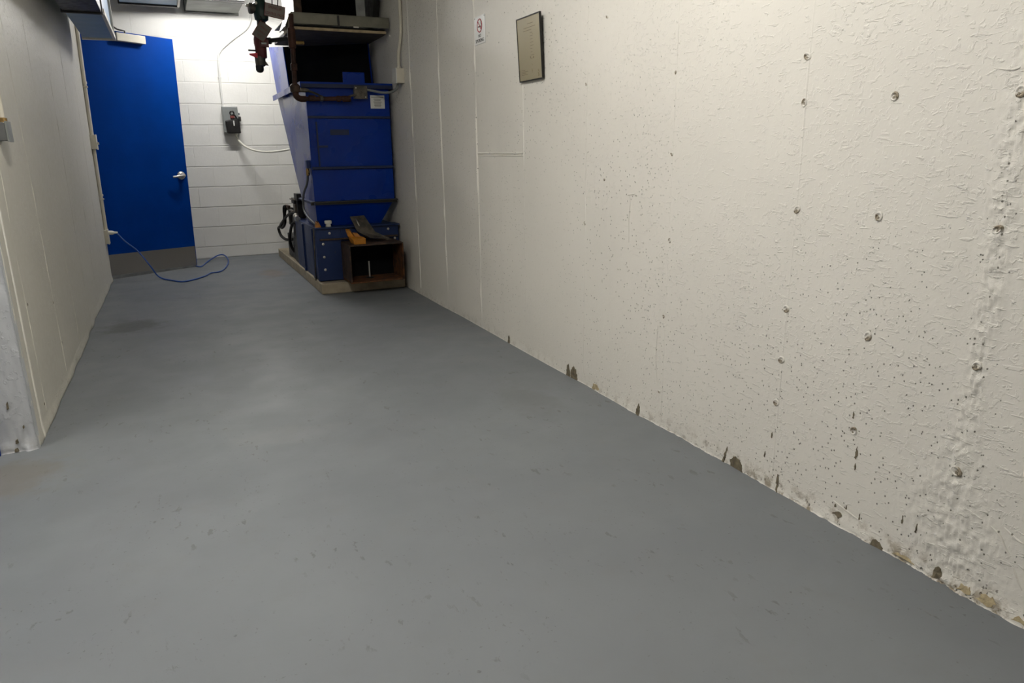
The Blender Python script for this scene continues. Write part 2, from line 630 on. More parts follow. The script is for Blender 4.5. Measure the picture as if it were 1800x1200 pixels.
ys = np.concatenate([np.arange(REAR, 0.4, 0.2), np.arange(0.4, 0.80, 0.01), np.arange(0.80, 1.12, 0.0035), np.arange(1.12, 2.7, 0.008), np.arange(2.7, YB + 0.02, 0.04), [YB + 0.05]])
zs = np.concatenate([np.arange(0, 0.16, 0.006), np.arange(0.16, 1.4, 0.0055), np.arange(1.4, ZC, 0.05), [ZC]])
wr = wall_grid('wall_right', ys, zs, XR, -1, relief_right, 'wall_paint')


def seam(parent, X, sign, relief, y, z0, z1, w, h, mat, gaps=0.0, seed=0, wob=0.002):
    """raised fin of grout left by the form boards"""
    mb = MB()
    zz = np.arange(z0, z1, 0.02)
    amp = np.clip(0.75 + 1.3 * vnoise(zz * 9, zz * 0 + seed, seed) - gaps * (vnoise(zz * 2.2, zz * 0 + seed, seed + 3) + 0.5), 0.03, 1.4)
    yy = y + wob * vnoise(zz * 4, zz * 0, seed + 8) * 2
    base = relief(yy, zz)
    vs, fs = [], []
    for k in range(len(zz)):
        hh = h * amp[k]
        for (dy, dh) in ((-w, -0.002), (-w * 0.5, hh * 0.75), (0, hh), (w * 0.5, hh * 0.75), (w, -0.002)):
            vs.append((X + sign * (base[k] + dh), yy[k] + dy, zz[k]))
    for k in range(len(zz) - 1):
        for j in range(4):
            a = k * 5 + j
            fs.append((a, a + 1, a + 6, a + 5))
    mb.add(vs, fs)
    return mb.build('form_seam', mat, parent, smooth=True)


for y, w, h, g in ((5.14, .007, .006, .1), (4.539, .007, .006, 0), (3.936, .008, .007, 0), (3.330, .006, .0035, .4), (2.722, .006, .0025, .7),
                   (2.125, .006, .0025, .8), (1.540, .006, .0025, 1.1)):
    seam(wr, XR, -1, relief_right, y, 0.05, ZC - 0.02, w, h, 'wall_paint', g, int(y * 100))
# short horizontal joint between two of the seams
hs = MB()
yy = np.arange(3.337, 3.930, 0.012)
for zc, hh, w in ((1.047, .006, .006), (1.034, .004, .004)):
    vs, fs = [], []
    for k, y in enumerate(yy):
        b = float(relief_right(y, zc))
        a = hh * (0.8 + 1.2 * float(vnoise(y * 40, 0.3, 71)))
        for dz, dh in ((w, -.002), (w * .3, a * .8), (-w * .5, a), (-w, -.002)):
            vs.append((XR - b - dh, y, zc + dz))
    for k in range(len(yy) - 1):
        for j in range(3):
            q = k * 4 + j
            fs.append((q, q + 1, q + 5, q + 4))
    hs.add(vs, fs)
hs.build('form_seam', 'wall_paint', wr, smooth=True)

# form-tie marks: little rings left where the ties were snapped off
tie_me = None
TIES = [(1.548, 1.303), (1.545, 1.181), (1.535, .887), (1.542, .591), (1.542, .431), (1.547, .29), (1.263, 1.18), (1.265, .888), (1.254, .573),
        (1.262, .299), (.965, 1.17), (.966, .882), (.962, .57), (.969, .303), (2.13, 1.317), (2.129, 1.044), (2.12, .736), (2.137, .445),
        (2.141, .142), (2.576, 1.563), (2.725, 1.326), (2.569, .941), (2.724, .747)]
tie_big = MB().lathe((0, 0, 0), (-1, 0, 0), [(-.004, .0125), (.002, .0115), (.0038, .009), (.003, .0066), (.0006, .005), (.0002, .001)], 14).mesh('tie_mark', 'wall_paint', True)
tie_small = MB().lathe((0, 0, 0), (-1, 0, 0), [(-.004, .008), (.0022, .0068), (.0030, .0048), (.0008, .003), (.0004, .0008)], 10).mesh('tie_mark', 'wall_paint', True)
hole_me = MB().lathe((0, 0, 0), (-1, 0, 0), [(-.004, .0046), (.0012, .0042), (.0013, .003), (.0010, .0005)], 9).mesh('tie_hole', 'hole_grey', True)
for i, (y, z) in enumerate(TIES):
    b = float(relief_right(y, z))
    o = link('tie_mark', tie_big if y < 1.6 else tie_small, wr)
    o.location = (XR - b, y, z)
    o.rotation_euler = (random.uniform(0, 6), 0, 0)
    o.scale = (1, random.uniform(.8, 1.1), random.uniform(.9, 1.3))
    h = link('tie_hole', hole_me, wr)
    h.location = (XR - b - .0012, y + random.uniform(-.003, .003), z - random.uniform(.002, .006))
    h.scale = (1, random.uniform(.5, .9), random.uniform(.7, 1.3))


# patches where the paint has come away along the foot of the wall
def patch(outline, mat, name='bare_patch'):
    # finer, ragged outline
    fine = []
    for i, (ya, za) in enumerate(outline):
        yb_, zb_ = outline[(i + 1) % len(outline)]
        L = math.hypot(yb_ - ya, zb_ - za)
        for q in range(3):
            f = q / 3
            jz = random.uniform(-.12, .12) * L
            fine.append((ya + (yb_ - ya) * f + random.uniform(-.12, .12) * L, 0 if za == 0 and zb_ == 0 else za + (zb_ - za) * f + jz))
    outline = fine
    vs = [(XR - float(relief_right(y, max(z, 0.0))) - 0.0018, y, max(z, 0.0)) for y, z in outline]
    cy, cz = sum(p[0] for p in outline) / len(outline), sum(p[1] for p in outline) / len(outline)
    cvs = (XR - float(relief_right(cy, cz)) - 0.0022, cy, cz)
    back = [(XR + .004, v[1], v[2]) for v in vs]
    k = len(vs)
    fs = [(i, (i + 1) % k, k) for i in range(k)]
    fs += [(i, i + k + 1, (i + 1) % k + k + 1, (i + 1) % k) for i in range(k)]
    return MB().add(vs + [cvs] + back, fs).build(name, mat, wr)


def arch(y, w, h, lean=0.0, jag=0.003):
    pts = [(y + w / 2, 0), (y + w / 2 * .95, h * .45), (y + w * .3, h * .85), (y, h), (y - w * .3, h * .82), (y - w / 2 * .9, h * .4), (y - w / 2, 0)]
    return [(p + lean * q + random.uniform(-jag, jag), q + random.uniform(-jag, jag) if q > 0 else 0) for p, q in pts]


patch(arch(3.539, .03, .045), 'concrete_bare')
patch(arch(2.860, .035, .058), 'concrete_bare')
patch(arch(2.805, .060, .062), 'concrete_bare')
patch(arch(2.273, .022, .046), 'concrete_bare')
patch(arch(1.700, .062, .046, 0, .005), 'concrete_bare')
patch(arch(1.762, .010, .062, -.25, .001), 'concrete_bare')
patch(arch(1.508, .008, .060, 0.1, .001), 'concrete_bare')
patch([(1.300, .030), (1.288, .040), (1.270, .044), (1.262, .034), (1.276, .026)], 'concrete_bare')
patch([(.985, .004), (.982, .026), (.974, .040), (.964, .034), (.962, .010)], 'concrete_bare')
patch([(1.166, .0), (1.158, .018), (1.140, .020), (1.126, .006), (1.130, 0)], 'concrete_bare')
patch([(.872, .012), (.860, .030), (.838, .034), (.826, .020), (.842, .010)], 'concrete_tan')
patch([(.920, .010), (.912, .026), (.892, .030), (.884, .016)], 'concrete_tan')
patch([(.790, .008), (.780, .022), (.740, .024), (.730, .010)], 'concrete_tan')
patch([(2.640, .004), (2.630, .028), (2.606, .034), (2.580, .018), (2.590, .004)], 'concrete_tan')
patch([(1.10, .006), (1.085, .020), (1.055, .022), (1.04, .010)], 'concrete_tan')
for y, z, w, h in ((1.244, .224, .006, .034), (1.243, .190, .004, .02), (1.268, .335, .004, .02), (1.085, .105, .004, .022), (1.045, .098, .004, .026),
                   (1.553, .170, .006, .018), (1.575, .095, .005, .02), (1.292, .052, .006, .01), (1.255, .062, .004, .012), (1.21, .05, .004, .02)):
    patch([(y + w / 2, z), (y + w / 3, z + h * .7), (y, z + h), (y - w / 2, z + h * .5), (y - w / 4, z - h * .1)], 'concrete_bare', 'paint_chip')

# curls of thick paint
for pts in ([(.872, .205), (.850, .192), (.835, .170), (.820, .150)], [(.845, .215), (.815, .200), (.80, .196)], [(.812, .13), (.80, .11), (.785, .085)],
            [(2.385, .885), (2.378, .860), (2.384, .79), (2.380, .70)], [(2.40, .885), (2.35, .892)],
            [(2.168, .40), (2.172, .28), (2.162, .20), (2.150, .165)],
            [(1.02, 1.22), (.99, 1.215), (.975, 1.218)], [(1.30, .068), (1.24, .055), (1.20, .048)]):
    P = [(XR - float(relief_right(y, z)) - .0004, y, z) for y, z in pts]
    P = smooth_path(P, 5)
    rr = [.0022 * (0.6 + .6 * math.sin(math.pi * (i + .5) / len(P))) for i in range(len(P))]
    MB().tube(P, rr, 6).build('paint_drip', 'wall_paint', wr, smooth=True)

# left wall: runs from the alcove corner to the doorway
ysl = np.concatenate([np.arange(3.02, 3.12, 0.01), np.arange(3.12, 7.03, 0.035), [7.03]])
zsl = np.concatenate([np.arange(0, 0.12, 0.01), np.arange(0.12, ZC, 0.03), [ZC]])
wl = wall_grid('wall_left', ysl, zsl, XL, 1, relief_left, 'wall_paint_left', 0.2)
for y, w, h, g in ((3.270, .006, .003, .4), (3.885, .006, .0028, .5), (4.50, .006, .002, .9), (5.11, .006, .002, .9), (5.72, .006, .002, .9), (6.33, .006, .0015, .9)):
    seam(wl, XL, 1, relief_left, y, 0.06, ZC - 0.02, w, h, 'wall_paint_left', g, int(y * 50))
for y, z in ((3.30, .50), (3.87, .40), (3.90, .20), (3.25, .10)):
    h = link('tie_hole', MB().lathe((0, 0, 0), (1, 0, 0), [(-.004, .007), (.0012, .006), (.0013, .004), (.0010, .0005)], 9).mesh('tie_hole', 'concrete_bare', True), wl)
    h.location = (XL + float(relief_left(y, z)), y, z)
hd = struct(MB().box(XL - .2, XL, 7.03, YB, 2.13, ZC).build('wall_left_header', 'wall_paint_left'))
struct(MB().box(XL - .2, XL, 7.99, YB, 0, 2.13).build('wall_left_return', 'wall_paint_left'))
# dark lobby behind the doorway
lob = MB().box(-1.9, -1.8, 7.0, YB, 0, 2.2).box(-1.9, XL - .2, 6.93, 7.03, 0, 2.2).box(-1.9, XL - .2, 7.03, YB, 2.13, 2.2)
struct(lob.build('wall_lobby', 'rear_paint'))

# end face of the left wall, facing the camera, and the wall of the alcove
yend = 3.02
ex, ez = np.arange(XL - .125, XL + .001, .006), np.concatenate([np.arange(0, 1.2, .008), np.arange(1.2, ZC, .05), [ZC]])
Xg, Zg = np.meshgrid(ex, ez, indexing='ij')
rel = 0.006 * fbm(Xg * 60, Zg * 14, 81, 3) + 0.012 * (1 - sstep(Zg, 0, .05)) * (0.7 + fbm(Xg * 30, Zg * 30, 83, 3))
rel = rel * sstep(XL - Xg, -0.001, .012)
Yg = yend - .012 - rel
V = np.stack([Xg, Yg, Zg], -1).reshape(-1, 3)
nz = len(ez)
ii = np.arange(len(ex) - 1)[:, None] * nz + np.arange(nz - 1)[None, :]
Fq = np.stack([ii, ii + nz, ii + nz + 1, ii + 1], -1).reshape(-1, 4)
me = bpy.data.meshes.new('wall_end')
vv = V.tolist()
k = len(vv)
vv += [(XL - .125, yend + .01, 0), (XL, yend + .01, 0), (XL, yend + .01, ZC), (XL - .125, yend + .01, ZC)]
last = (len(ex) - 1) * nz
ff = Fq.tolist() + [[k, k + 3, nz - 1] + list(range(nz - 2, -1, -1)), [k + 2, k + 1] + list(range(last, last + nz))]
ff += [[k + 1, k] + [j * nz for j in range(len(ex))], [k + 3, k + 2] + [j * nz + nz - 1 for j in range(len(ex) - 1, -1, -1)]]
me.from_pydata(vv, [], ff)
for p in me.polygons[:len(Fq)]:
    p.use_smooth = True
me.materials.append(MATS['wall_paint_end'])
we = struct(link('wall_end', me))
for x, z, w, h in ((-.640, .17, .006, .03), (-.605, .09, .004, .012), (-.634, .035, .009, .016), (-.640, .004, .014, .014)):
    MB().prism([(x - w / 2, z), (x + w / 2, z + h * .1), (x + w / 3, z + h), (x - w / 3, z + h * .8)], 'y', yend - .022, yend - .005).build('bare_patch', 'concrete_bare', we)

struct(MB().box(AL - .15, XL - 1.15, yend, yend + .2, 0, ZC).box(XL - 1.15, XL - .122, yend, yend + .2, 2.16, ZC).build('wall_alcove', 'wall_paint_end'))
struct(MB().box(AL - .15, AL, REAR, yend + .2, 0, ZC).build('wall_alcove_side', 'rear_paint'))
struct(MB().box(AL - .15, XR + .15, REAR - .15, REAR, 0, ZC).build('wall_rear', 'rear_paint'))

# blue door in the alcove, only its frame edge shows at the left border
d2 = bpy.data.objects.new('door_2', None)
d2.location = (XL - .6, yend, 0)
C.objects.link(d2)
struct(d2, 'blue steel door and frame in the alcove at the left border')
MB().box(XL - .165, XL - .122, yend - .035, yend + .1, 0, 2.16).box(XL - 1.15, XL - 1.107, yend - .035, yend + .1, 0, 2.16).box(XL - 1.107, XL - .165, yend - .035, yend + .1, 2.11, 2.16).build('door_frame', 'door_blue', d2, bevel=.003)
MB().box(XL - 1.104, XL - .168, yend + .01, yend + .055, .01, 2.107).build('door_leaf', 'door_blue', d2, bevel=.002)
MB().lathe((XL - 1.02, yend + .01, .95), (0, -1, 0), [(0, .03), (.012, .03), (.014, .012), (.05, .012), (.055, .028), (.085, .028), (.09, .02)], 16).build('door_knob', 'satin_steel', d2, True)

# back wall of concrete blocks: mortar slab set back, every block its own piece
wb = struct(MB().box(XL - .25, XR + .15, YB + .004, YB + .2, 0, ZC).build('wall_back', 'block_paint'))


def block_mesh(w, h):
    mb = MB().box(-w / 2, w / 2, -.0, .03, -h / 2, h / 2)
    return mb.mesh('block', 'block_paint', bevel=.0022)


BL, BH, J = .4064, .2032, .009
full = block_mesh(BL - .0022, BH - J)
z = 0.0
row = 0
cache = {}
while z < ZC - .02:
    hh = .119 if row == 0 else BH
    hh = min(hh, ZC - z)
    x = XL - .2 + (-.203 if row % 2 else -.04)
    while x < XR:
        x0, x1 = max(x, XL - .2), min(x + BL, XR + .02)
        if x1 - x0 > .03:
            key = (round(x1 - x0, 3), round(hh, 3))
            if key not in cache:
                cache[key] = full if key == (round(BL, 3), round(BH, 3)) else block_mesh(key[0] - .0022, key[1] - J)
            o = link('block', cache[key], wb)
            o.location = ((x0 + x1) / 2, YB - random.uniform(0, .0012), z + hh / 2)
            o.rotation_euler = (random.uniform(-.004, .004), 0, random.uniform(-.002, .002))
        x += BL
    z += hh
    row += 1

# ------------------------------------------------------------------ strip lights on the ceiling (above the picture)
def strip_light(label, loc, length, along, n_tubes, tube_mat, drop):
    x, y, zt = loc
    t = thing('strip_light', label, 'light', (x, y, zt))
    u = Vector((0, 1, 0)) if along == 'y' else Vector((1, 0, 0))
    w = Vector((1, 0, 0)) if along == 'y' else Vector((0, 1, 0))
    c = Vector(loc)

    def bx(a0, a1, b0, b1, z0, z1, mb=None):
        mb = mb or MB()
        p, q = c + u * a0 + w * b0, c + u * a1 + w * b1
        return mb.box(min(p.x, q.x), max(p.x, q.x), min(p.y, q.y), max(p.y, q.y), zt + z0, zt + z1)
    L = length / 2
    bx(-L, L, -.055, .055, 0, .05).build('housing', 'sign_white', t, bevel=.004)
    for s in (-1, 1):
        bx(s * L - .012, s * L + .012, -.05, .05, -.055, 0).build('lamp_holder', 'sign_white', t, bevel=.002)
        p = c + u * (s * L * .7)
        MB().cyl(p + Vector((0, 0, .05)), (p.x, p.y, ZC + .005), .006, 8).build('hanger', 'galvanised', t)
    for k in range(n_tubes):
        off = (k - (n_tubes - 1) / 2) * .06
        a, b = c - u * (L - .015) + w * off, c + u * (L - .015) + w * off
        MB().cyl(a + Vector((0, 0, -.03)), b + Vector((0, 0, -.03)), .016, 12).build('tube', tube_mat, t, True)


strip_light('white two-tube strip light hung over the middle of the corridor', (.05, 1.75, 2.58), 1.22, 'y', 2, 'tube_near', .05)
strip_light('white two-tube strip light added unseen in the side alcove', (-1.45, 2.15, 2.58), 1.22, 'y', 2, 'alcove_fill', .05)  # unseen lamp, added to steepen the falloff along the right wall
strip_light('short white one-tube strip light hung before the block wall', (.62, 7.10, 2.435), .60, 'x', 1, 'tube_far', .05)

# ------------------------------------------------------------------ blue door, standing ajar
ANG = math.atan2(7.543 - 7.119, .139 + .571)
d1 = bpy.data.objects.new('door_1', None)
C.objects.link(d1)
d1['_local'] = 1
d1.location = (.139 - .91 * math.cos(ANG), 7.543 - .91 * math.sin(ANG), 0)
d1.rotation_euler = (0, math.radians(1.2), ANG)
struct(d1, 'blue steel door with metal kick plate standing ajar')
MB().box(0, .91, 0, .045, .03, 2.085).build('door_leaf', 'door_blue', d1, bevel=.002)
MB().box(.015, .902, -.002, 0.0, .035, .218).build('kick_plate', 'kick_steel', d1)
sw = MB().box(.01, .905, -.006, .02, .004, .034).build('door_sweep', 'galvanised', d1, bevel=.002)
sw['label'] = 'grey sweep strip along the door foot'
hn = MB().lathe((.845, 0, .885), (0, -1, 0), [(0, .038), (.006, .038), (.014, .034), (.020, .022), (.045, .014), (.058, .014)], 22).build('rose', 'satin_steel', d1, True)
lv = MB().tube(smooth_path([(.845, -.052, .885), (.83, -.062, .884), (.79, -.064, .880), (.755, -.060, .876), (.735, -.052, .874)], 5), [.012] * 5 + [.011] * 8 + [.010] * 8, 10)
lv.build('lever', 'satin_steel', d1, True)
MB().box(.908, .916, .012, .034, .87, .91).build('latch', 'dark_metal', d1, bevel=.002)
cl = MB().box(.375, .625, -.055, 0, 2.003, 2.068).build('closer_body', 'cream_paint', d1, bevel=.004)
MB().tube([(.46, -.03, 2.068), (.46, -.03, 2.09), (.40, -.03, 2.095), (.33, -.10, 2.098)], .007, 8).build('closer_arm', 'dark_metal', d1, True)

# ------------------------------------------------------------------ services overhead
t = thing('air_duct', 'pale blue and dark metal duct run hung along the top of the left wall', 'duct', (-.365, 5.6, 1.92))
MB().box(-.462, -.262, 5.42, 6.60, 1.922, 2.24).build('duct_section', 'duct_blue', t, bevel=.004)
MB().box(-.468, -.256, 4.55, 5.40, 1.915, 2.26).build('duct_section', 'dark_metal', t, bevel=.004)
MB().box(-.470, -.246, 6.585, 6.615, 1.908, 2.25).build('flange', 'cream_paint', t, bevel=.002)
MB().box(-.474, -.248, 5.395, 5.425, 1.905, 2.27).build('flange', 'dark_metal', t, bevel=.002)
MB().box(-.262, -.242, 5.43, 6.585, 1.912, 1.945).build('edge_angle', 'cream_paint', t, bevel=.002)
for y in (4.9, 6.1):
    MB().box(-.375, -.355, y, y + .02, 2.23, ZC + .005).build('strap', 'galvanised', t)

t = thing('air_duct', 'grey sheet-metal duct end on the block wall beside the green valve', 'duct', (.57, 7.7, 2.385))
MB().box(.335, .808, 7.34, 8.03, 2.390, 2.66).build('duct_section', 'duct_grey', t, bevel=.004)
MB().box(.326, .816, 8.03, 8.073, 2.378, 2.67).build('flange', 'duct_grey', t, bevel=.002)
MB().box(.328, .815, 7.42, 7.46, 2.384, 2.668).build('joint_band', 'dark_metal', t, bevel=.002)
for y in (7.65, 7.9):
    MB().box(.56, .58, y, y + .02, 2.65, ZC + .005).build('strap', 'galvanised', t)
t = thing('air_duct', 'bluish metal duct end with dark rim above the blue door', 'duct', (.02, 7.4, 2.385))
MB().box(-.215, .258, 7.0, 7.80, 2.388, 2.66).build('duct_section', 'duct_blue', t, bevel=.004)
MB().box(-.228, .270, 7.79, 7.84, 2.374, 2.67).build('flange', 'dark_metal', t, bevel=.002)
MB().box(.258, .278, 7.0, 7.79, 2.374, 2.42).build('edge_angle', 'cream_paint', t, bevel=.002)
for y in (7.2, 7.6):
    MB().box(.01, .03, y, y + .02, 2.65, ZC + .005).build('strap', 'galvanised', t)

# ------------------------------------------------------------------ concrete pad and trash compactor
pad = MB()
n = 26
pv = []
mbp = MB().prism([(.955, 5.50), (XR - .012, 5.50), (XR - .012, 7.86), (.948, 7.86), (.950, 7.2), (.957, 6.3)], 'z', 0, .082)
pad = mbp.build('equipment_pad', 'concrete_pad', bevel=.008)
tag(pad, 'low tan concrete pad under the blue compactor', 'pad')

cp = thing('trash_compactor', 'blue steel trash compactor with tapered hopper on concrete pad', 'compactor', (1.29, 6.1, .082))
HX0, HX1, HY = .975, 1.600, 5.60
# hopper: straight front, back sloping forward to the foot
MB().prism([(HY, .695), (HY, 1.545), (7.05, 1.545), (6.20, .695)], 'x', HX0, HX1).build('hopper', 'machine_blue', cp, bevel=.004)
MB().hexa([(1.0, 5.70, .50), (1.50, 5.70, .50), (1.50, 6.15, .50), (1.0, 6.15, .50)],
          [(.978, 5.605, .695), (1.598, 5.605, .695), (1.598, 6.19, .695), (.978, 6.19, .695)]).build('hopper_throat', 'machine_blue', cp, bevel=.003)
# access door in the hopper front
ad = MB().box(1.035, 1.590, HY - .006, HY + .001, .955, 1.300).build('access_door', 'machine_blue', cp, bevel=.002)
MB().box(1.13, 1.272, HY - .0085, HY - .005, 1.185, 1.225).build('pull_slot', 'seam_blue', ad, bevel=.001)
MB().box(1.040, 1.105, HY - .0100, HY - .005, 1.095, 1.110).build('latch', 'seam_blue', ad, bevel=.001)
MB().box(1.028, 1.040, HY - .009, HY, .96, 1.28).build('hinge', 'seam_blue', ad, bevel=.002)
MB().box(HX0, HX1, HY - .008, HY + .001, 1.304, 1.322).build('seam_strip', 'seam_blue', cp, bevel=.002)
MB().prism([(HY - .010, .934), (HY - .024, .938), (HY - .024, .954), (HY - .010, .956), (HY + .001, .952), (HY + .001, .936)], 'x', HX0 + .002, HX1).build('door_ledge', 'seam_blue', cp)
# angle-iron belt
MB().prism([(HY - .03, .690), (HY - .03, .698), (HY, .700), (HY, .672), (HY - .005, .672), (HY - .006, .690)], 'x', .945, 1.618).build('belt_angle', 'dark_metal', cp)
MB().prism([(.948, .690), (.948, .698), (.976, .700), (.976, .672), (.970, .672), (.970, .690)], 'y', HY - .02, 6.18).build('belt_angle', 'base_blue', cp)
# top flange
MB().prism([(HY - .03, 1.545), (HY - .03, 1.558), (7.06, 1.558), (7.06, 1.545)], 'x', .935, 1.622).build('top_flange', 'machine_blue', cp)
MB().box(.935, .942, HY - .03, 7.06, 1.515, 1.546).build('flange_lip', 'machine_blue', cp, bevel=.001)
MB().box(.942, 1.622, HY - .03, HY - .024, 1.518, 1.546).build('flange_lip', 'seam_blue', cp, bevel=.001)
# throat above the flange, its open front filled by a black sheet
MB().prism([(6.34, 1.558), (6.48, 1.905), (7.30, 2.00), (7.04, 1.558)], 'x', .974, .982).build('throat_side', 'machine_blue', cp)
MB().prism([(5.98, 1.558), (6.05, 1.903), (7.20, 1.903), (7.04, 1.558)], 'x', 1.575, 1.583).build('throat_side', 'machine_blue', cp)
MB().prism([(7.04, 1.558), (7.30, 2.00), (7.31, 2.00), (7.05, 1.558)], 'x', .982, 1.575).build('throat_back', 'chute_inside', cp)
MB().hexa([(.982, 6.40, 1.558), (1.575, 6.00, 1.558), (1.575, 6.008, 1.558), (.982, 6.408, 1.558)], [(.982, 6.47, 1.903), (1.575, 6.06, 1.903), (1.575, 6.068, 1.903), (.982, 6.478, 1.903)]).build('throat_dark_sheet', 'chute_inside', cp)  # black sheet painted in for the shade inside the throat
MB().box(1.250, 1.412, HY - .026, HY - .020, 1.556, 1.632).build('front_tab', 'machine_blue', cp, bevel=.001)
# printed notice
lab = MB().box(1.452, 1.562, HY - .0035, HY, 1.378, 1.474).build('notice_label', 'sign_white', cp)
pr = MB()
for k, (w, zz) in enumerate(((.096, 1.460), (.060, 1.446), (.050, 1.437), (.064, 1.426), (.056, 1.417), (.050, 1.408), (.054, 1.399), (.046, 1.391))):
    pr.box(1.507 - w / 2, 1.507 + w / 2, HY - .0042, HY - .0034, zz - (.0025 if k < 2 else .0018), zz + (.0025 if k < 2 else .0018))
pr.build('notice_print', 'label_print', lab)

# base chamber
MB().box(.967, 1.615, 5.60, 6.62, .085, .495).build('base_chamber', 'base_blue', cp, bevel=.005)
MB().box(.957, 1.150, 5.588, 5.602, .090, .500).build('front_plate', 'base_blue', cp, bevel=.003)
MB().box(1.150, 1.612, 5.588, 5.602, .400, .500).build('front_plate', 'base_blue', cp, bevel=.003)
MB().box(.985, 1.600, 5.572, 5.592, .404, .416).build('front_rib', 'rusty_steel', cp, bevel=.002)
MB().box(.955, 1.618, 5.56, 5.70, .494, .504).build('chamber_lip', 'base_blue', cp, bevel=.002)
MB().box(.955, .968, 5.75, 5.80, .085, .48).build('side_rib', 'base_blue', cp, bevel=.002)
MB().box(.955, .968, 6.20, 6.25, .085, .48).build('side_rib', 'base_blue', cp, bevel=.002)
bolt = MB().lathe((0, 0, 0), (0, -1, 0), [(0, .0105), (.003, .0105), (.0035, .008), (.010, .0075), (.0115, .005)], 8).mesh('bolt', 'satin_steel', True)
for x, zz in ((1.010, .376), (1.010, .275), (1.011, .177), (1.064, .456), (1.529, .464), (1.580, .388)):
    o = link('bolt', bolt, cp)
    o.location = (x - 1.29, 5.588 - 6.1, zz - .082)
    o.matrix_parent_inverse = Matrix()
# discharge tube (rusty, open end)
TX0, TX1, TZ0, TZ1, TY0, TY1 = 1.145, 1.562, .098, .388, 5.30, 5.60
w = .010
MB().box(TX0, TX1, TY0, TY1, TZ1 - w, TZ1).build('tube_wall', 'rusty_steel', cp, bevel=.002)
MB().box(TX0, TX1, TY0, TY1, TZ0, TZ0 + w).build('tube_wall', 'rusty_inside', cp, bevel=.002)
MB().box(TX0, TX0 + w, TY0, TY1, TZ0 + w, TZ1 - w).build('tube_wall', 'rusty_steel', cp, bevel=.002)
MB().box(TX1 - w, TX1, TY0, TY1, TZ0 + w, TZ1 - w).build('tube_wall', 'rusty_inside', cp, bevel=.002)
MB().box(TX0 + w, TX1 - w, 5.575, 5.598, TZ0 + w, TZ1 - w).build('ram_face', 'chute_inside', cp, bevel=.002)
MB().cyl((1.325, 5.46, TZ0 + w), (1.325, 5.46, .238), .007, 10).build('stop_pin', 'satin_steel', cp, True)
MB().lathe((1.325, 5.46, TZ0 + w - .001), (0, 0, 1), [(0, .03), (.008, .03), (.01, .016)], 14).build('pin_base', 'black_paint', cp, True)
# thin tie rod at the corner of the chamber
MB().cyl((.948, 5.60, .505), (.948, 5.68, .084), .005, 8).build('tie_rod', 'bare_steel', cp, True)
# level switch on the hopper side with its flexible lead
MB().box(.948, .976, 5.66, 5.72, .945, 1.005).build('level_switch', 'base_blue', cp, bevel=.003)
MB().lathe((.958, 5.69, .945), (0, 0, -1), [(0, .012), (.02, .014), (.05, .014), (.055, .009)], 12).build('switch_gland', 'brass', cp, True)
MB().tube(smooth_path([(.956, 5.69, .90), (.953, 5.74, .83), (.945, 5.90, .74), (.940, 5.92, .63), (.945, 5.80, .575), (.965, 5.66, .535), (.985, 5.63, .507)], 7), .009, 10).build('switch_lead', 'dark_grey_enamel', cp, True)

# loose and fitted bits on the front of the compactor
t = thing('filler_cap', 'white plastic filler cap standing on the compactor base', 'cap', (1.068, 5.63, .504))
MB().lathe((1.068, 5.63, .503), (0, 0, 1), [(0, .019), (.022, .019), (.024, .027), (.044, .028), (.048, .024)], 18).build('cap_top', 'white_plastic', t, True)
MB().torus((1.068, 5.63, .508), (0, 0, 1), .019, .003, 18, 6).build('cap_ring', 'white_plastic', t, True)

t = thing('cable_clamp', 'small rusty orange clamp lump on the chamber corner by the gray lead', 'clamp', (.985, 5.64, .504))
MB().hexa([(.965, 5.60, .503), (1.010, 5.60, .503), (1.010, 5.66, .503), (.965, 5.66, .503)], [(.972, 5.605, .540), (.998, 5.607, .535), (.995, 5.65, .548), (.975, 5.65, .55)]).build('clamp_body', 'rusty_orange', t, bevel=.005)
MB().lathe((.985, 5.628, .545), (0, 0, 1), [(-.004, .008), (.006, .008), (.008, .004)], 8).build('clamp_nut', 'rusty_steel', t, True)

t = thing('yellow_bracket', 'yellow painted bracket block lying on top of the rusty tube', 'bracket', (1.235, 5.40, .388))
MB().hexa([(1.195, 5.335, .388), (1.282, 5.335, .388), (1.282, 5.44, .388), (1.195, 5.46, .388)], [(1.188, 5.335, .425), (1.284, 5.335, .432), (1.270, 5.44, .440), (1.175, 5.46, .445)]).build('bracket_block', 'yellow_paint', t, bevel=.004)
MB().hexa([(1.172, 5.44, .440), (1.215, 5.42, .440), (1.225, 5.47, .440), (1.180, 5.49, .440)], [(1.160, 5.45, .482), (1.185, 5.43, .485), (1.20, 5.48, .490), (1.170, 5.50, .492)]).build('bracket_ear', 'yellow_paint', t, bevel=.003)
MB().hexa([(1.215, 5.39, .438), (1.262, 5.39, .436), (1.258, 5.44, .438), (1.215, 5.44, .440)], [(1.205, 5.40, .468), (1.240, 5.40, .462), (1.240, 5.44, .466), (1.205, 5.44, .470)]).build('bracket_boss', 'rusty_orange', t, bevel=.004)

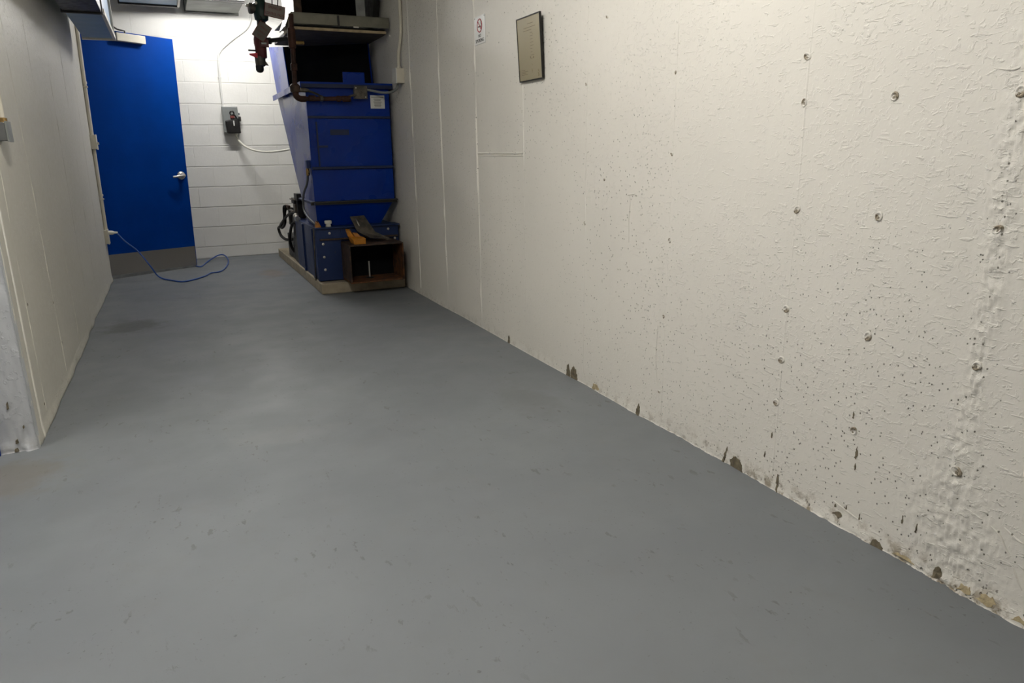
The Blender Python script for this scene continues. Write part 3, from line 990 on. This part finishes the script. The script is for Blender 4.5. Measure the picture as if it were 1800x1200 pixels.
t = thing('bent_sheet', 'bent gray sheet-metal flap leaning over the rusty tube against hopper', 'metal sheet', (1.36, 5.47, .40))
sh = MB()
th = Vector((.002, -.003, .003))
A = [Vector(p) for p in ((1.235, 5.60, .575), (1.345, 5.60, .580), (1.262, 5.50, .470), (1.392, 5.47, .462), (1.335, 5.40, .425), (1.500, 5.40, .404))]
sh.add([tuple(p) for p in A] + [tuple(p - th) for p in A], [(0, 1, 3, 2), (2, 3, 5, 4), (6, 8, 9, 7), (8, 10, 11, 9), (0, 2, 8, 6), (2, 4, 10, 8), (1, 7, 9, 3), (3, 9, 11, 5), (0, 6, 7, 1), (4, 5, 11, 10)])
sh.build('sheet_plate', 'bare_steel', t)
MB().tube([(1.272, 5.572, .560), (1.285, 5.525, .505)], .005, 8).build('sheet_slot', 'satin_steel', t, True)
MB().lathe((1.47, 5.40, .406), (0, -.3, 1), [(-.004, .014), (.010, .014), (.014, .007)], 8).build('sheet_bolt', 'bare_steel', t, True)

# ------------------------------------------------------------------ hydraulic power unit behind the base
t = thing('hydraulic_unit', 'black hydraulic power unit with looped hoses behind compactor base', 'pump', (1.12, 6.95, .082))
MB().box(.975, 1.30, 6.645, 6.83, .083, .47).build('oil_tank', 'black_paint', t, bevel=.006)
MB().box(.985, 1.30, 6.83, 7.32, .083, .30).build('oil_tank', 'black_paint', t, bevel=.006)
MB().lathe((1.12, 7.10, .30), (0, 0, 1), [(0, .10), (.02, .10), (.03, .085), (.20, .085), (.215, .07)], 20).build('pump_motor', 'dark_metal', t, True)
MB().box(.975, 1.07, 6.68, 6.82, .47, .545).build('valve_block', 'dark_metal', t, bevel=.004)
MB().box(.975, 1.05, 6.62, 6.72, .545, .62).build('valve_body', 'bare_steel', t, bevel=.004)
MB().box(.972, 1.05, 6.63, 6.78, .62, .668).build('solenoid', 'black_paint', t, bevel=.004)
MB().box(.975, 1.06, 6.46, 6.62, .655, .715).build('solenoid', 'black_paint', t, bevel=.004)
MB().box(.99, 1.06, 6.56, 6.70, .50, .66).build('valve_stack', 'black_paint', t, bevel=.004)
MB().cyl((.955, 6.72, .66), (.955, 6.45, .665), .006, 8).build('control_wire', 'bare_steel', t, True)
MB().box(.962, .985, 6.95, 7.13, .555, .585).build('manifold', 'rusty_steel', t, bevel=.003)
MB().box(.97, .99, 6.75, 7.10, .535, .553).build('feed_bar', 'bare_steel', t, bevel=.003)
MB().box(.98, 1.02, 7.02, 7.10, .40, .56).build('manifold_post', 'dark_metal', t, bevel=.003)
MB().lathe((.955, 6.42, .520), (0, 1, .2), [(-.02, .016), (.03, .016), (.034, .022), (.06, .022)], 12).build('hose_fitting', 'satin_steel', t, True)
MB().box(.945, .985, 6.40, 6.52, .485, .515).build('hose_fitting', 'galvanised', t, bevel=.003)
MB().tube(smooth_path([(.965, 7.08, .57), (.952, 7.12, .565), (.950, 7.15, .52), (.950, 7.16, .46), (.948, 7.30, .40), (.946, 7.50, .345), (.945, 7.64, .315), (.948, 7.58, .265), (.950, 7.46, .245), (.955, 7.20, .245), (.99, 6.98, .27)], 6), .014, 10).build('hose', 'black_rubber', t, True)
MB().tube(smooth_path([(.975, 6.62, .535), (.952, 6.72, .530), (.950, 6.95, .495), (.948, 7.22, .430), (.944, 7.42, .375), (.945, 7.48, .345), (.946, 7.36, .345), (.95, 7.22, .38), (.952, 7.14, .43), (.952, 7.12, .50), (.962, 7.10, .55)], 6), .012, 10).build('hose', 'black_rubber', t, True)
MB().tube(smooth_path([(.98, 6.62, .45), (.955, 6.70, .44), (.951, 6.85, .36), (.952, 6.95, .27), (.965, 6.98, .20), (.99, 6.98, .15)], 6), .013, 10).build('hose', 'black_rubber', t, True)

# ------------------------------------------------------------------ discharge chute above the compactor
t = thing('trash_chute', 'open steel trash chute with flat olive collar above the compactor', 'chute', (1.26, 6.0, 1.9))
MB().box(.905, 1.600, 5.585, 6.42, 1.905, 1.925).build('collar_board', 'dark_board', t, bevel=.002)
MB().box(.908, 1.598, 5.572, 5.586, 1.908, 1.926).build('board_edge', 'board_wood', t, bevel=.002)
MB().box(.912, 1.618, 5.556, 5.564, 1.944, 2.016).build('collar_fascia', 'olive_steel', t, bevel=.001)
MB().box(.912, 1.618, 5.556, 6.40, 2.012, 2.018).build('collar_top', 'olive_steel', t, bevel=.001)
MB().box(1.235, 1.250, 5.552, 5.560, 1.935, 2.012).build('fascia_joint', 'dark_metal', t, bevel=.001)
MB().box(1.350, 1.390, 5.553, 5.565, 1.936, 1.945).build('fascia_clip', 'satin_steel', t, bevel=.001)
MB().hexa([(.897, 5.575, 1.905), (.905, 5.575, 1.905), (.905, 5.84, 1.905), (.897, 5.84, 1.905)], [(.897, 5.575, 1.995), (.905, 5.575, 1.995), (.905, 5.84, 1.955), (.897, 5.84, 1.955)]).build('side_board', 'board_wood', t, bevel=.001)
MB().prism([(.872, 1.930), (.908, 2.012), (.914, 2.012), (.880, 1.926)], 'y', 5.60, 5.90).build('side_lip', 'dark_metal', t)
MB().box(.92, 1.60, 5.62, 6.38, 1.93, 1.945).build('rolling_door', 'dark_metal', t, bevel=.002)
CZ = ZC + .01
MB().box(.985, .993, 5.80, 6.38, 2.016, CZ).build('chute_panel', 'cream_paint', t)
MB().box(1.497, 1.505, 5.80, 6.38, 2.016, CZ).build('chute_panel', 'olive_steel', t)
MB().box(.993, 1.497, 6.372, 6.38, 2.016, CZ).build('chute_panel', 'chute_inside', t)
MB().box(.993, .998, 5.83, 6.372, 2.016, CZ).build('chute_lining', 'chute_inside', t)
MB().box(1.492, 1.497, 5.83, 6.372, 2.016, CZ).build('chute_lining', 'chute_inside', t)
MB().box(.975, 1.032, 5.792, 5.800, 2.016, CZ).build('chute_flange', 'rusty_steel', t)
MB().box(1.436, 1.505, 5.792, 5.800, 2.016, CZ).build('chute_flange', 'galvanised', t)
MB().prism([(5.82, 2.02), (6.35, 2.02), (6.35, 2.5), (5.62, 2.36)], 'x', 1.56, 1.60).build('guide_plate', 'dark_metal', t)

# ------------------------------------------------------------------ rusty sprinkler pipe in front of the hopper
t = thing('sprinkler_pipe', 'rusty brown water pipe dropping past the collar to the hopper front', 'pipe', (.90, 5.54, 1.44))
PX, PY = .893, 5.535
MB().tube(smooth_path([(PX + .015, PY, 2.0), (PX + .010, PY, 1.80), (PX + .004, PY, 1.62), (PX, PY, 1.50)], 4), .017, 12).build('drop_pipe', 'rusty_pipe', t, True)
MB().lathe((PX + .008, PY, 1.775), (0, 0, 1), [(0, .022), (.004, .026), (.07, .028), (.13, .026), (.135, .02)], 14).build('pipe_tee', 'rusty_pipe', t, True)
MB().lathe((PX + .006, PY, 1.625), (0, 0, 1), [(0, .020), (.003, .024), (.045, .024), (.05, .019)], 10).build('pipe_union', 'rusty_pipe', t, True)
MB().lathe((PX, PY, 1.478), (0, 0, 1), [(0, .022), (.005, .034), (.045, .036), (.06, .022)], 14).build('pipe_cross', 'rusty_steel', t, True)
MB().tube(smooth_path([(PX, PY, 1.49), (PX + .004, PY, 1.455), (PX + .03, PY, 1.437), (PX + .07, PY, 1.436)], 5), .022, 12).build('elbow', 'rusty_pipe', t, True)
MB().tube([(PX + .06, PY, 1.436), (PX + .20, PY, 1.438), (PX + .30, PY, 1.441), (PX + .36, PY, 1.448)], .016, 12).build('cross_pipe', 'rusty_pipe', t, True)
for dx, wd in ((.09, .05), (.17, .022), (.29, .03), (.335, .06)):
    MB().lathe((PX + dx, PY, 1.440), (1, 0, .02), [(0, .017), (.003, .022), (wd - .003, .022), (wd, .017)], 10).build('pipe_fitting', 'rusty_pipe' if wd != .022 else 'bare_steel', t, True)
MB().tube(smooth_path([(PX + .02, PY, 1.500), (PX + .09, PY - .005, 1.490), (PX + .15, PY - .005, 1.470), (PX + .19, PY, 1.450), (PX + .25, PY, 1.444)], 5), .008, 8).build('bleed_line', 'dark_metal', t, True)
MB().lathe((PX + .02, PY, 1.498), (1, 0, -.06), [(0, .012), (.01, .016), (.05, .016), (.08, .009)], 10).build('bleed_valve', 'bare_steel', t, True)
MB().tube([(PX + .36, PY, 1.446), (PX + .40, PY, 1.462), (PX + .44, PY, 1.472)], .009, 8).build('conduit_stub', 'bare_steel', t, True)
MB().cyl((PX + .02, PY, 1.812), (PX + .09, PY + .02, 1.815), .014, 10).build('brass_nipple', 'brass', t, True)

# ------------------------------------------------------------------ sprinkler control valve with its hanging tags
t = thing('sprinkler_valve', 'red and green sprinkler valve assembly hanging from the ceiling pipe', 'valve', (.70, 5.7, 1.62))
VX, VY = .705, 5.70
MB().cyl((VX + .02, VY, 2.09), (VX + .02, VY, ZC + .005), .026, 14).build('riser', 'dark_metal', t, True)
MB().lathe((VX + .025, VY, 1.965), (0, 0, 1), [(0, .030), (.01, .046), (.06, .052), (.11, .052), (.13, .036), (.15, .036)], 16).build('valve_body', 'green_paint', t, True)
MB().lathe((VX + .03, VY, 2.045), (-1, -.15, 0), [(0, .03), (.06, .03), (.065, .036), (.085, .036), (.09, .02)], 14).build('side_outlet', 'bare_steel', t, True)
MB().lathe((VX - .058, VY - .02, 2.060), (-1, -.3, 0), [(0, .010), (.018, .010), (.02, .005)], 8).build('bolt', 'satin_steel', t, True)
MB().lathe((VX - .010, VY - .045, 2.075), (0, -1, 0), [(0, .010), (.012, .010), (.014, .005)], 8).build('bolt', 'satin_steel', t, True)
MB().cyl((VX + .02, VY, 1.85), (VX + .02, VY, 1.97), .030, 14).build('black_pipe', 'black_paint', t, True)
MB().lathe((VX + .000, VY, 1.845), (0, 0, -1), [(-.04, .034), (.0, .044), (.03, .044), (.05, .040), (.12, .038), (.125, .034)], 16).build('alarm_valve', 'red_paint', t, True)
MB().box(VX - .008, VX + .052, VY - .048, VY - .030, 1.790, 1.842).build('bonnet', 'red_paint', t, bevel=.004)
MB().box(VX + .002, VX + .036, VY - .050, VY - .047, 1.808, 1.820).build('data_plate', 'galvanised', t)
MB().lathe((VX - .012, VY, 1.725), (0, 0, -1), [(-.005, .036), (.0, .037), (.055, .034), (.06, .028)], 14).build('coupling', 'bare_steel', t, True)
MB().lathe((VX - .020, VY, 1.668), (0, 0, -1), [(-.004, .024), (.0, .028), (.03, .027), (.042, .020), (.047, .008)], 14).build('end_cap', 'black_paint', t, True)
MB().cyl((VX - .035, VY - .01, 1.768), (VX - .088, VY - .02, 1.768), .006, 8).build('test_lever', 'black_paint', t, True)
MB().hexa([(VX - .082, VY - .03, 1.735), (VX - .030, VY - .03, 1.715), (VX - .030, VY - .02, 1.715), (VX - .082, VY - .02, 1.735)], [(VX - .086, VY - .03, 1.745), (VX - .030, VY - .03, 1.752), (VX - .030, VY - .02, 1.752), (VX - .086, VY - .02, 1.745)]).build('red_flag', 'bright_red', t, bevel=.002)
MB().prism([(VX + .022, 1.70), (VX + .042, 1.672), (VX + .030, 1.672), (VX + .016, 1.676)], 'y', VY - .012, VY + .012).build('drain_ear', 'bare_steel', t)
MB().cyl((VX + .03, VY, 1.835), (.892, 5.56, 1.842), .015, 12).build('cross_pipe', 'black_paint', t, True)
MB().lathe((VX + .045, VY - .006, 1.836), (.188, -.14, .006), [(0, .02), (.003, .023), (.03, .023), (.033, .018)], 10).build('pipe_fitting', 'black_paint', t, True)


def valve_tag(label, corners, hang, lines, face='tag_face'):
    """corners: top-left, top-right, bottom-right, bottom-left of the plate"""
    a, b, c, d = [Vector(p) for p in corners]
    ux = (b - a).normalized()
    uy = (a - d).normalized()
    nz = ux.cross(uy).normalized()
    uy = nz.cross(ux)
    ctr = (a + b + c + d) / 4
    W, H = (b - a).length, (a - d).length
    M = Matrix((ux, uy, nz)).transposed().to_4x4()
    M.translation = ctr
    o = thing('valve_tag', label, 'tag', tuple(ctr))
    def part(mb, name, mat, bevel=0.0):
        me = mb.mesh(name, mat, bevel=bevel)
        me.transform(M)
        return link(name, me, o)
    part(MB().box(-W / 2, W / 2, -H / 2, H / 2, -.0015, .0015), 'tag_plate', face)
    rim = MB()
    e = .0035
    for x0, x1, y0, y1 in ((-W / 2, W / 2, H / 2 - e, H / 2), (-W / 2, W / 2, -H / 2, -H / 2 + e), (-W / 2, -W / 2 + e, -H / 2, H / 2), (W / 2 - e, W / 2, -H / 2, H / 2)):
        rim.box(x0, x1, y0, y1, -.0018, .0022)
    part(rim, 'tag_rim', 'tag_red')
    for txt, yo, size, sx in lines:
        text_on('tag_lettering', txt, size, 'tag_red', o, M @ Matrix.Translation((0, yo * H, .0022)), sx)
    for hx, top in hang:
        p0 = M @ Vector((hx * W, H / 2 - .006, .003))
        MB().tube(smooth_path([tuple(p0), tuple((p0 + Vector(top)) / 2 + Vector((.006, 0, .004))), top], 5), .0035, 8).build('tag_wire', 'black_rubber', o, True)
    return o


valve_tag('upper valve tag, cream plate with red lettering, tilted slightly clockwise',
          [(.762, 5.645, 2.084), (.899, 5.645, 2.060), (.870, 5.645, 1.970), (.739, 5.645, 2.000)],
          [(-.15, (.80, 5.66, 2.19)), (.12, (.845, 5.66, 2.19))], [('SPRINKLER', .22, .026, .72), ('CONTROL VALVE', -.24, .026, .62)])
valve_tag('lower valve tag, darkened plate turned steeply clockwise over the red valve',
          [(.716, 5.64, 1.963), (.790, 5.64, 1.911), (.722, 5.64, 1.818), (.640, 5.64, 1.872)],
          [(-.3, (.712, 5.66, 2.0))], [('SPRINKLER', .20, .017, .60), ('CONTROL', -.06, .017, .66), ('VALVE', -.30, .017, .66)], 'tag_backlit')

# ------------------------------------------------------------------ electrics on the hopper and right wall
t = thing('junction_box', 'square galvanised junction box on the hopper front below its flange', 'junction box', (1.37, 5.57, 1.49))
MB().box(1.325, 1.415, 5.548, 5.600, 1.446, 1.530).build('box_body', 'galvanised', t, bevel=.003)
MB().box(1.321, 1.419, 5.543, 5.549, 1.442, 1.534).build('box_cover', 'bare_steel', t, bevel=.0015)
for x, zz in ((1.335, 1.520), (1.405, 1.456)):
    MB().lathe((x, 5.543, zz), (0, -1, 0), [(0, .005), (.002, .0045), (.003, .002)], 8).build('screw', 'satin_steel', t, True)
MB().tube([(1.37, 5.543, 1.488), (1.37, 5.538, 1.488)], [.012, .008], 10).build('knockout', 'bare_steel', t, True)

t = thing('conduit_run', 'white conduit dropping to a white box on the right wall near compactor', 'conduit', (XR - .02, 5.31, 1.54))
MB().tube(smooth_path([(XR - .016, 5.262, ZC + .004), (XR - .016, 5.262, 2.2), (XR - .016, 5.265, 1.92), (XR - .017, 5.285, 1.84), (XR - .022, 5.318, 1.77), (XR - .028, 5.322, 1.70), (XR - .028, 5.322, 1.64)], 6), .012, 10).build('conduit_pipe', 'cream_paint', t, True)
MB().lathe((XR - .028, 5.322, 1.638), (0, 0, 1), [(0, .017), (.014, .017), (.018, .013)], 10).build('connector', 'cream_paint', t, True)
MB().box(XR - .060, XR + .003, 5.285, 5.375, 1.540, 1.640).build('wall_box', 'cream_paint', t, bevel=.003)
MB().box(XR - .064, XR - .058, 5.282, 5.378, 1.537, 1.643).build('box_cover', 'sign_white', t, bevel=.001)
MB().tube(smooth_path([(XR - .035, 5.345, 1.545), (XR - .036, 5.350, 1.525), (XR - .045, 5.375, 1.500), (XR - .075, 5.42, 1.484), (XR - .12, 5.48, 1.486), (XR - .17, 5.535, 1.500), (1.415, 5.572, 1.512)], 6), .009, 10).build('flexible_lead', 'grey_enamel', t, True)

# ------------------------------------------------------------------ disconnect switch on the block wall
t = thing('disconnect_switch', 'gray disconnect switch with black lockout pouch on the block wall', 'switch', (.628, YB - .05, 1.25))
MB().box(.558, .706, YB - .085, YB + .002, 1.262, 1.515).build('enclosure', 'grey_enamel', t, bevel=.004)
MB().box(.562, .702, YB - .090, YB - .084, 1.268, 1.510).build('enclosure_door', 'grey_enamel', t, bevel=.002)
MB().box(.706, .722, YB - .065, YB - .030, 1.435, 1.455).build('hinge_lug', 'dark_grey_enamel', t, bevel=.002)
MB().box(.706, .730, YB - .070, YB - .030, 1.375, 1.420).build('operating_handle', 'black_paint', t, bevel=.003)
MB().torus((.647, YB - .094, 1.452), (0, 1, 0), .019, .006, 20, 8).build('hasp_ring', 'black_paint', t, True)
MB().hexa([(.582, YB - .130, 1.255), (.712, YB - .130, 1.255), (.712, YB - .088, 1.255), (.582, YB - .088, 1.255)], [(.574, YB - .120, 1.378), (.705, YB - .120, 1.408), (.705, YB - .09, 1.408), (.574, YB - .09, 1.378)]).build('lockout_pouch', 'black_rubber', t, bevel=.010)
MB().tube(smooth_path([(.632, YB - .11, 1.395), (.650, YB - .118, 1.432), (.672, YB - .118, 1.425), (.690, YB - .112, 1.385)], 6), .008, 8).build('pouch_strap', 'black_rubber', t, True)
MB().box(.624, .664, YB - .128, YB - .120, 1.400, 1.425).build('padlock', 'tag_red', t, bevel=.003)
MB().box(.647, .658, YB - .136, YB - .129, 1.328, 1.378).build('padlock_tag', 'sign_white', t, bevel=.001)

t = thing('conduit_run', 'thin white conduit bending up the block wall from the disconnect', 'conduit', (.575, YB - .02, 1.515))
MB().tube(smooth_path([(.575, YB - .02, 1.51), (.573, YB - .02, 1.70), (.580, YB - .02, 1.93), (.588, YB - .02, 2.0), (.625, YB - .02, 2.06), (.73, YB - .02, 2.15), (.86, YB - .02, 2.245), (.915, YB - .02, 2.32), (.937, YB - .02, 2.42), (.955, YB - .02, 2.55), (.958, YB - .02, ZC + .004)], 6), .0095, 10).build('conduit_pipe', 'sign_white', t, True)
MB().box(.560, .590, YB - .03, YB + .002, 1.79, 1.80).build('conduit_strap', 'sign_white', t, bevel=.001)
MB().lathe((.575, YB - .02, 1.515), (0, 0, 1), [(0, .015), (.014, .015), (.016, .011)], 10).build('connector', 'sign_white', t, True)

t = thing('power_cable', 'white cable sagging from the disconnect switch to the compactor', 'cable', (.66, YB - .05, 1.26))
MB().tube(smooth_path([(.668, YB - .05, 1.262), (.668, YB - .055, 1.225), (.70, YB - .09, 1.165), (.76, YB - .16, 1.110), (.85, YB - .26, 1.078), (.95, YB - .40, 1.070), (1.06, YB - .62, 1.085), (1.14, YB - .80, 1.11), (1.16, YB - 1.12, 1.15), (1.17, YB - 1.425, 1.165)], 7), .0105, 10).build('cable', 'white_plastic', t, True)
MB().lathe((.668, YB - .05, 1.264), (0, 0, -1), [(0, .017), (.018, .017), (.022, .012)], 10).build('cable_gland', 'white_plastic', t, True)

# ------------------------------------------------------------------ left wall: conduit, boxes and extension cord
t = thing('conduit_run', 'cream conduit running down the far end of the left wall by door', 'conduit', (XL + .04, 6.95, .40))


def cx(zz):
    return XL + float(relief_left(6.95, zz)) + .014


MB().tube(smooth_path([(cx(zz), 6.95, zz) for zz in (ZC + .004, 2.2, 1.9, 1.6, 1.35, 1.20)], 6), .015, 10).build('conduit_pipe', 'cream_paint', t, True)
MB().tube(smooth_path([(cx(zz), 6.95, zz) for zz in (1.14, .95, .75, .58, .42)], 6), .014, 10).build('conduit_pipe', 'cream_paint', t, True)
for zz in (1.62, .73):
    MB().lathe((cx(zz), 6.95, zz), (0, 0, 1), [(0, .019), (.016, .019)], 10).build('coupling', 'cream_paint', t, True)
    MB().box(XL - .002, cx(zz) + .02, 6.935, 6.965, zz - .03, zz - .018).build('strap', 'cream_paint', t, bevel=.001)

t = thing('outlet_box', 'cream outlet box at handle height on the left wall conduit', 'outlet box', (XL + .03, 6.95, 1.17))
MB().box(XL - .003, XL + .056, 6.90, 7.0, 1.110, 1.222).build('box_body', 'cream_paint', t, bevel=.003)
MB().box(XL + .056, XL + .062, 6.895, 7.005, 1.106, 1.226).build('cover_plate', 'cream_paint', t, bevel=.001)
MB().box(XL + .062, XL + .074, 6.935, 6.965, 1.145, 1.165).build('switch_toggle', 'cream_paint', t, bevel=.002)
MB().box(XL - .003, XL + .012, 6.925, 6.94, 1.222, 1.240).build('mounting_ear', 'dark_metal', t, bevel=.001)

t = thing('outlet_box', 'cream outlet box low on left wall with blue cord plugged in', 'outlet box', (XL + .03, 6.95, .39))
MB().box(XL - .003, XL + .032, 6.90, 7.0, .335, .450).build('box_body', 'cream_paint', t, bevel=.003)
MB().box(XL + .032, XL + .038, 6.895, 7.005, .331, .454).build('cover_plate', 'cream_paint', t, bevel=.001)

t = thing('extension_cord', 'thin blue extension cord looping over the floor from low outlet', 'cord', (-.1, 6.9, .0))
MB().lathe((XL + .038, 6.95, .425), (1, 0, -.05), [(0, .018), (.03, .018), (.045, .010), (.07, .008)], 12).build('plug', 'white_plastic', t, True)
MB().tube(smooth_path([(XL + .10, 6.95, .420), (-.413, 6.94, .345), (-.328, 6.93, .257), (-.248, 6.90, .126), (-.205, 6.93, .035), (-.16, 6.88, .008), (-.101, 6.772, .007), (-.013, 6.64, .007), (.08, 6.70, .007),
                       (.176, 6.844, .007), (.236, 7.005, .007), (.29, 7.02, .007), (.345, 7.12, .007), (.398, 7.389, .007), (.436, 7.72, .010), (.420, 7.95, .035), (.365, 7.96, .042), (.29, 7.86, .022), (.225, 7.70, .007), (.165, 7.46, .007),
                       (.10, 7.60, .007), (-.02, 7.72, .007), (-.35, 7.70, .007), (-.80, 7.60, .007)], 7), .0062, 8).build('cord', 'cord_blue', t, True)

t = thing('control_box', 'small gray electrical box on left wall at the photo border', 'switch box', (XL + .02, 3.4, 1.12))
MB().box(XL - .003, XL + .030, 3.34, 3.42, 1.122, 1.190).build('box_body', 'dark_grey_enamel', t, bevel=.003)
MB().box(XL + .030, XL + .036, 3.335, 3.425, 1.118, 1.194).build('cover_plate', 'grey_enamel', t, bevel=.001)
MB().cyl((XL + .018, 3.385, 1.19), (XL + .018, 3.385, ZC + .004), .010, 10).build('conduit_pipe', 'cream_paint', t, True)
MB().lathe((XL + .018, 3.385, 1.19), (0, 0, 1), [(0, .016), (.016, .016), (.018, .011)], 10).build('connector', 'brass', t, True)

# ------------------------------------------------------------------ signs on the right wall
def wall_frame(yc, zc, off, tilt=0.0):
    M = Matrix(((0, 0, -1, XR - off), (-1, 0, 0, yc), (0, 1, 0, zc), (0, 0, 0, 1)))
    return M @ Matrix.Rotation(tilt, 4, 'X')


def framed(parent, M):
    def part(mb, name, mat, smooth=False, bevel=0.0, par=None):
        me = mb.mesh(name, mat, smooth, bevel)
        me.transform(M)
        return link(name, me, par or parent)
    return part


b = float(relief_right(3.85, 1.7))
M = wall_frame(3.850, 1.695, b + .002)
t = thing('no_smoking_sign', 'small white no smoking sign with red ring on the right wall', 'sign', tuple(M.translation))
part = framed(t, M)
part(MB().box(-.0735, .0735, -.0715, .0715, -.002, .001), 'sign_plate', 'sign_white', bevel=.0006)
part(MB().torus((0, .022, .0012), (0, 0, 1), .0325, .0028, 36, 6), 'red_ring', 'sign_red', True)
sl = MB()
c45 = math.sqrt(.5)
sl.add([((a * c45 + q * c45), .022 + (-a * c45 + q * c45) * 1, zz) for zz in (.0008, .0026) for a, q in ((-.031, -.0024), (.031, -.0024), (.031, .0024), (-.031, .0024))],
       [(3, 2, 1, 0), (4, 5, 6, 7), (0, 1, 5, 4), (1, 2, 6, 5), (2, 3, 7, 6), (3, 0, 4, 7)])
part(sl, 'red_slash', 'sign_red')
part(MB().box(-.022, .018, .014, .020, .0008, .0018), 'cigarette', 'sign_black')
part(MB().tube(smooth_path([(.020, .022, .0014), (.024, .030, .0014), (.014, .034, .0014), (.020, .042, .0014), (.012, .044, .0014)], 4), .0013, 6), 'smoke_curl', 'label_print', True)
text_on('sign_lettering', 'NO', .024, 'sign_black', t, M @ Matrix.Translation((0, -.030, .0014)))
text_on('sign_lettering', 'SMOKING', .026, 'sign_black', t, M @ Matrix.Translation((0, -.054, .0014)), .98)
for sx, sy in ((-.066, .064), (.066, .064)):
    part(MB().lathe((sx, sy, .0008), (0, 0, 1), [(0, .003), (.0015, .0025)], 8), 'screw', 'dark_grey_enamel', True)

b = float(relief_right(3.2, 1.5))
M = wall_frame(3.217, 1.524, b + .019, math.radians(3.4))
t = thing('framed_notice', 'black framed tan paper notice tilting off the right wall', 'picture frame', tuple(M.translation))
part = framed(t, M)
W, H, e = .122, .143, .005
part(MB().box(-W + e, W - e, -H + e, H - e, -.004, .0015), 'paper', 'paper_tan')
for nm, bx in (('frame_rail', (-W, W, H - e, H)), ('frame_rail', (-W, W, -H, -H + e)), ('frame_rail', (-W, -W + e, -H + e, H - e)), ('frame_rail', (W - e, W, -H + e, H - e))):
    part(MB().box(bx[0], bx[1], bx[2], bx[3], -.007, .004), nm, 'frame_black', bevel=.001)
part(MB().box(-W + .003, W - .003, -H + .003, H - .003, -.008, -.004), 'backing', 'frame_black')
pr = MB()
random.seed(3)
for (x0, x1, y0) in ((-.01, .05, .108), (-.05, .07, .092), (-.055, .03, .080)):
    pr.box(x0, x1, y0 - .0012, y0 + .0012, .0014, .0019)
for k in range(9):
    pr.box(.012, .012 + random.uniform(.018, .04), .066 - k * .014, .0680 - k * .014, .0014, .0019)
for k in range(4):
    pr.box(-.095, -.095 + random.uniform(.03, .07), -.092 - k * .007, -.0900 - k * .007, .0014, .0019)
for x, y in ((.008, -.040), (.040, -.042)):
    pr.lathe((x, y, .0014), (0, 0, 1), [(0, .005), (.0005, .005)], 10)
part(pr, 'notice_print', 'paper_print')
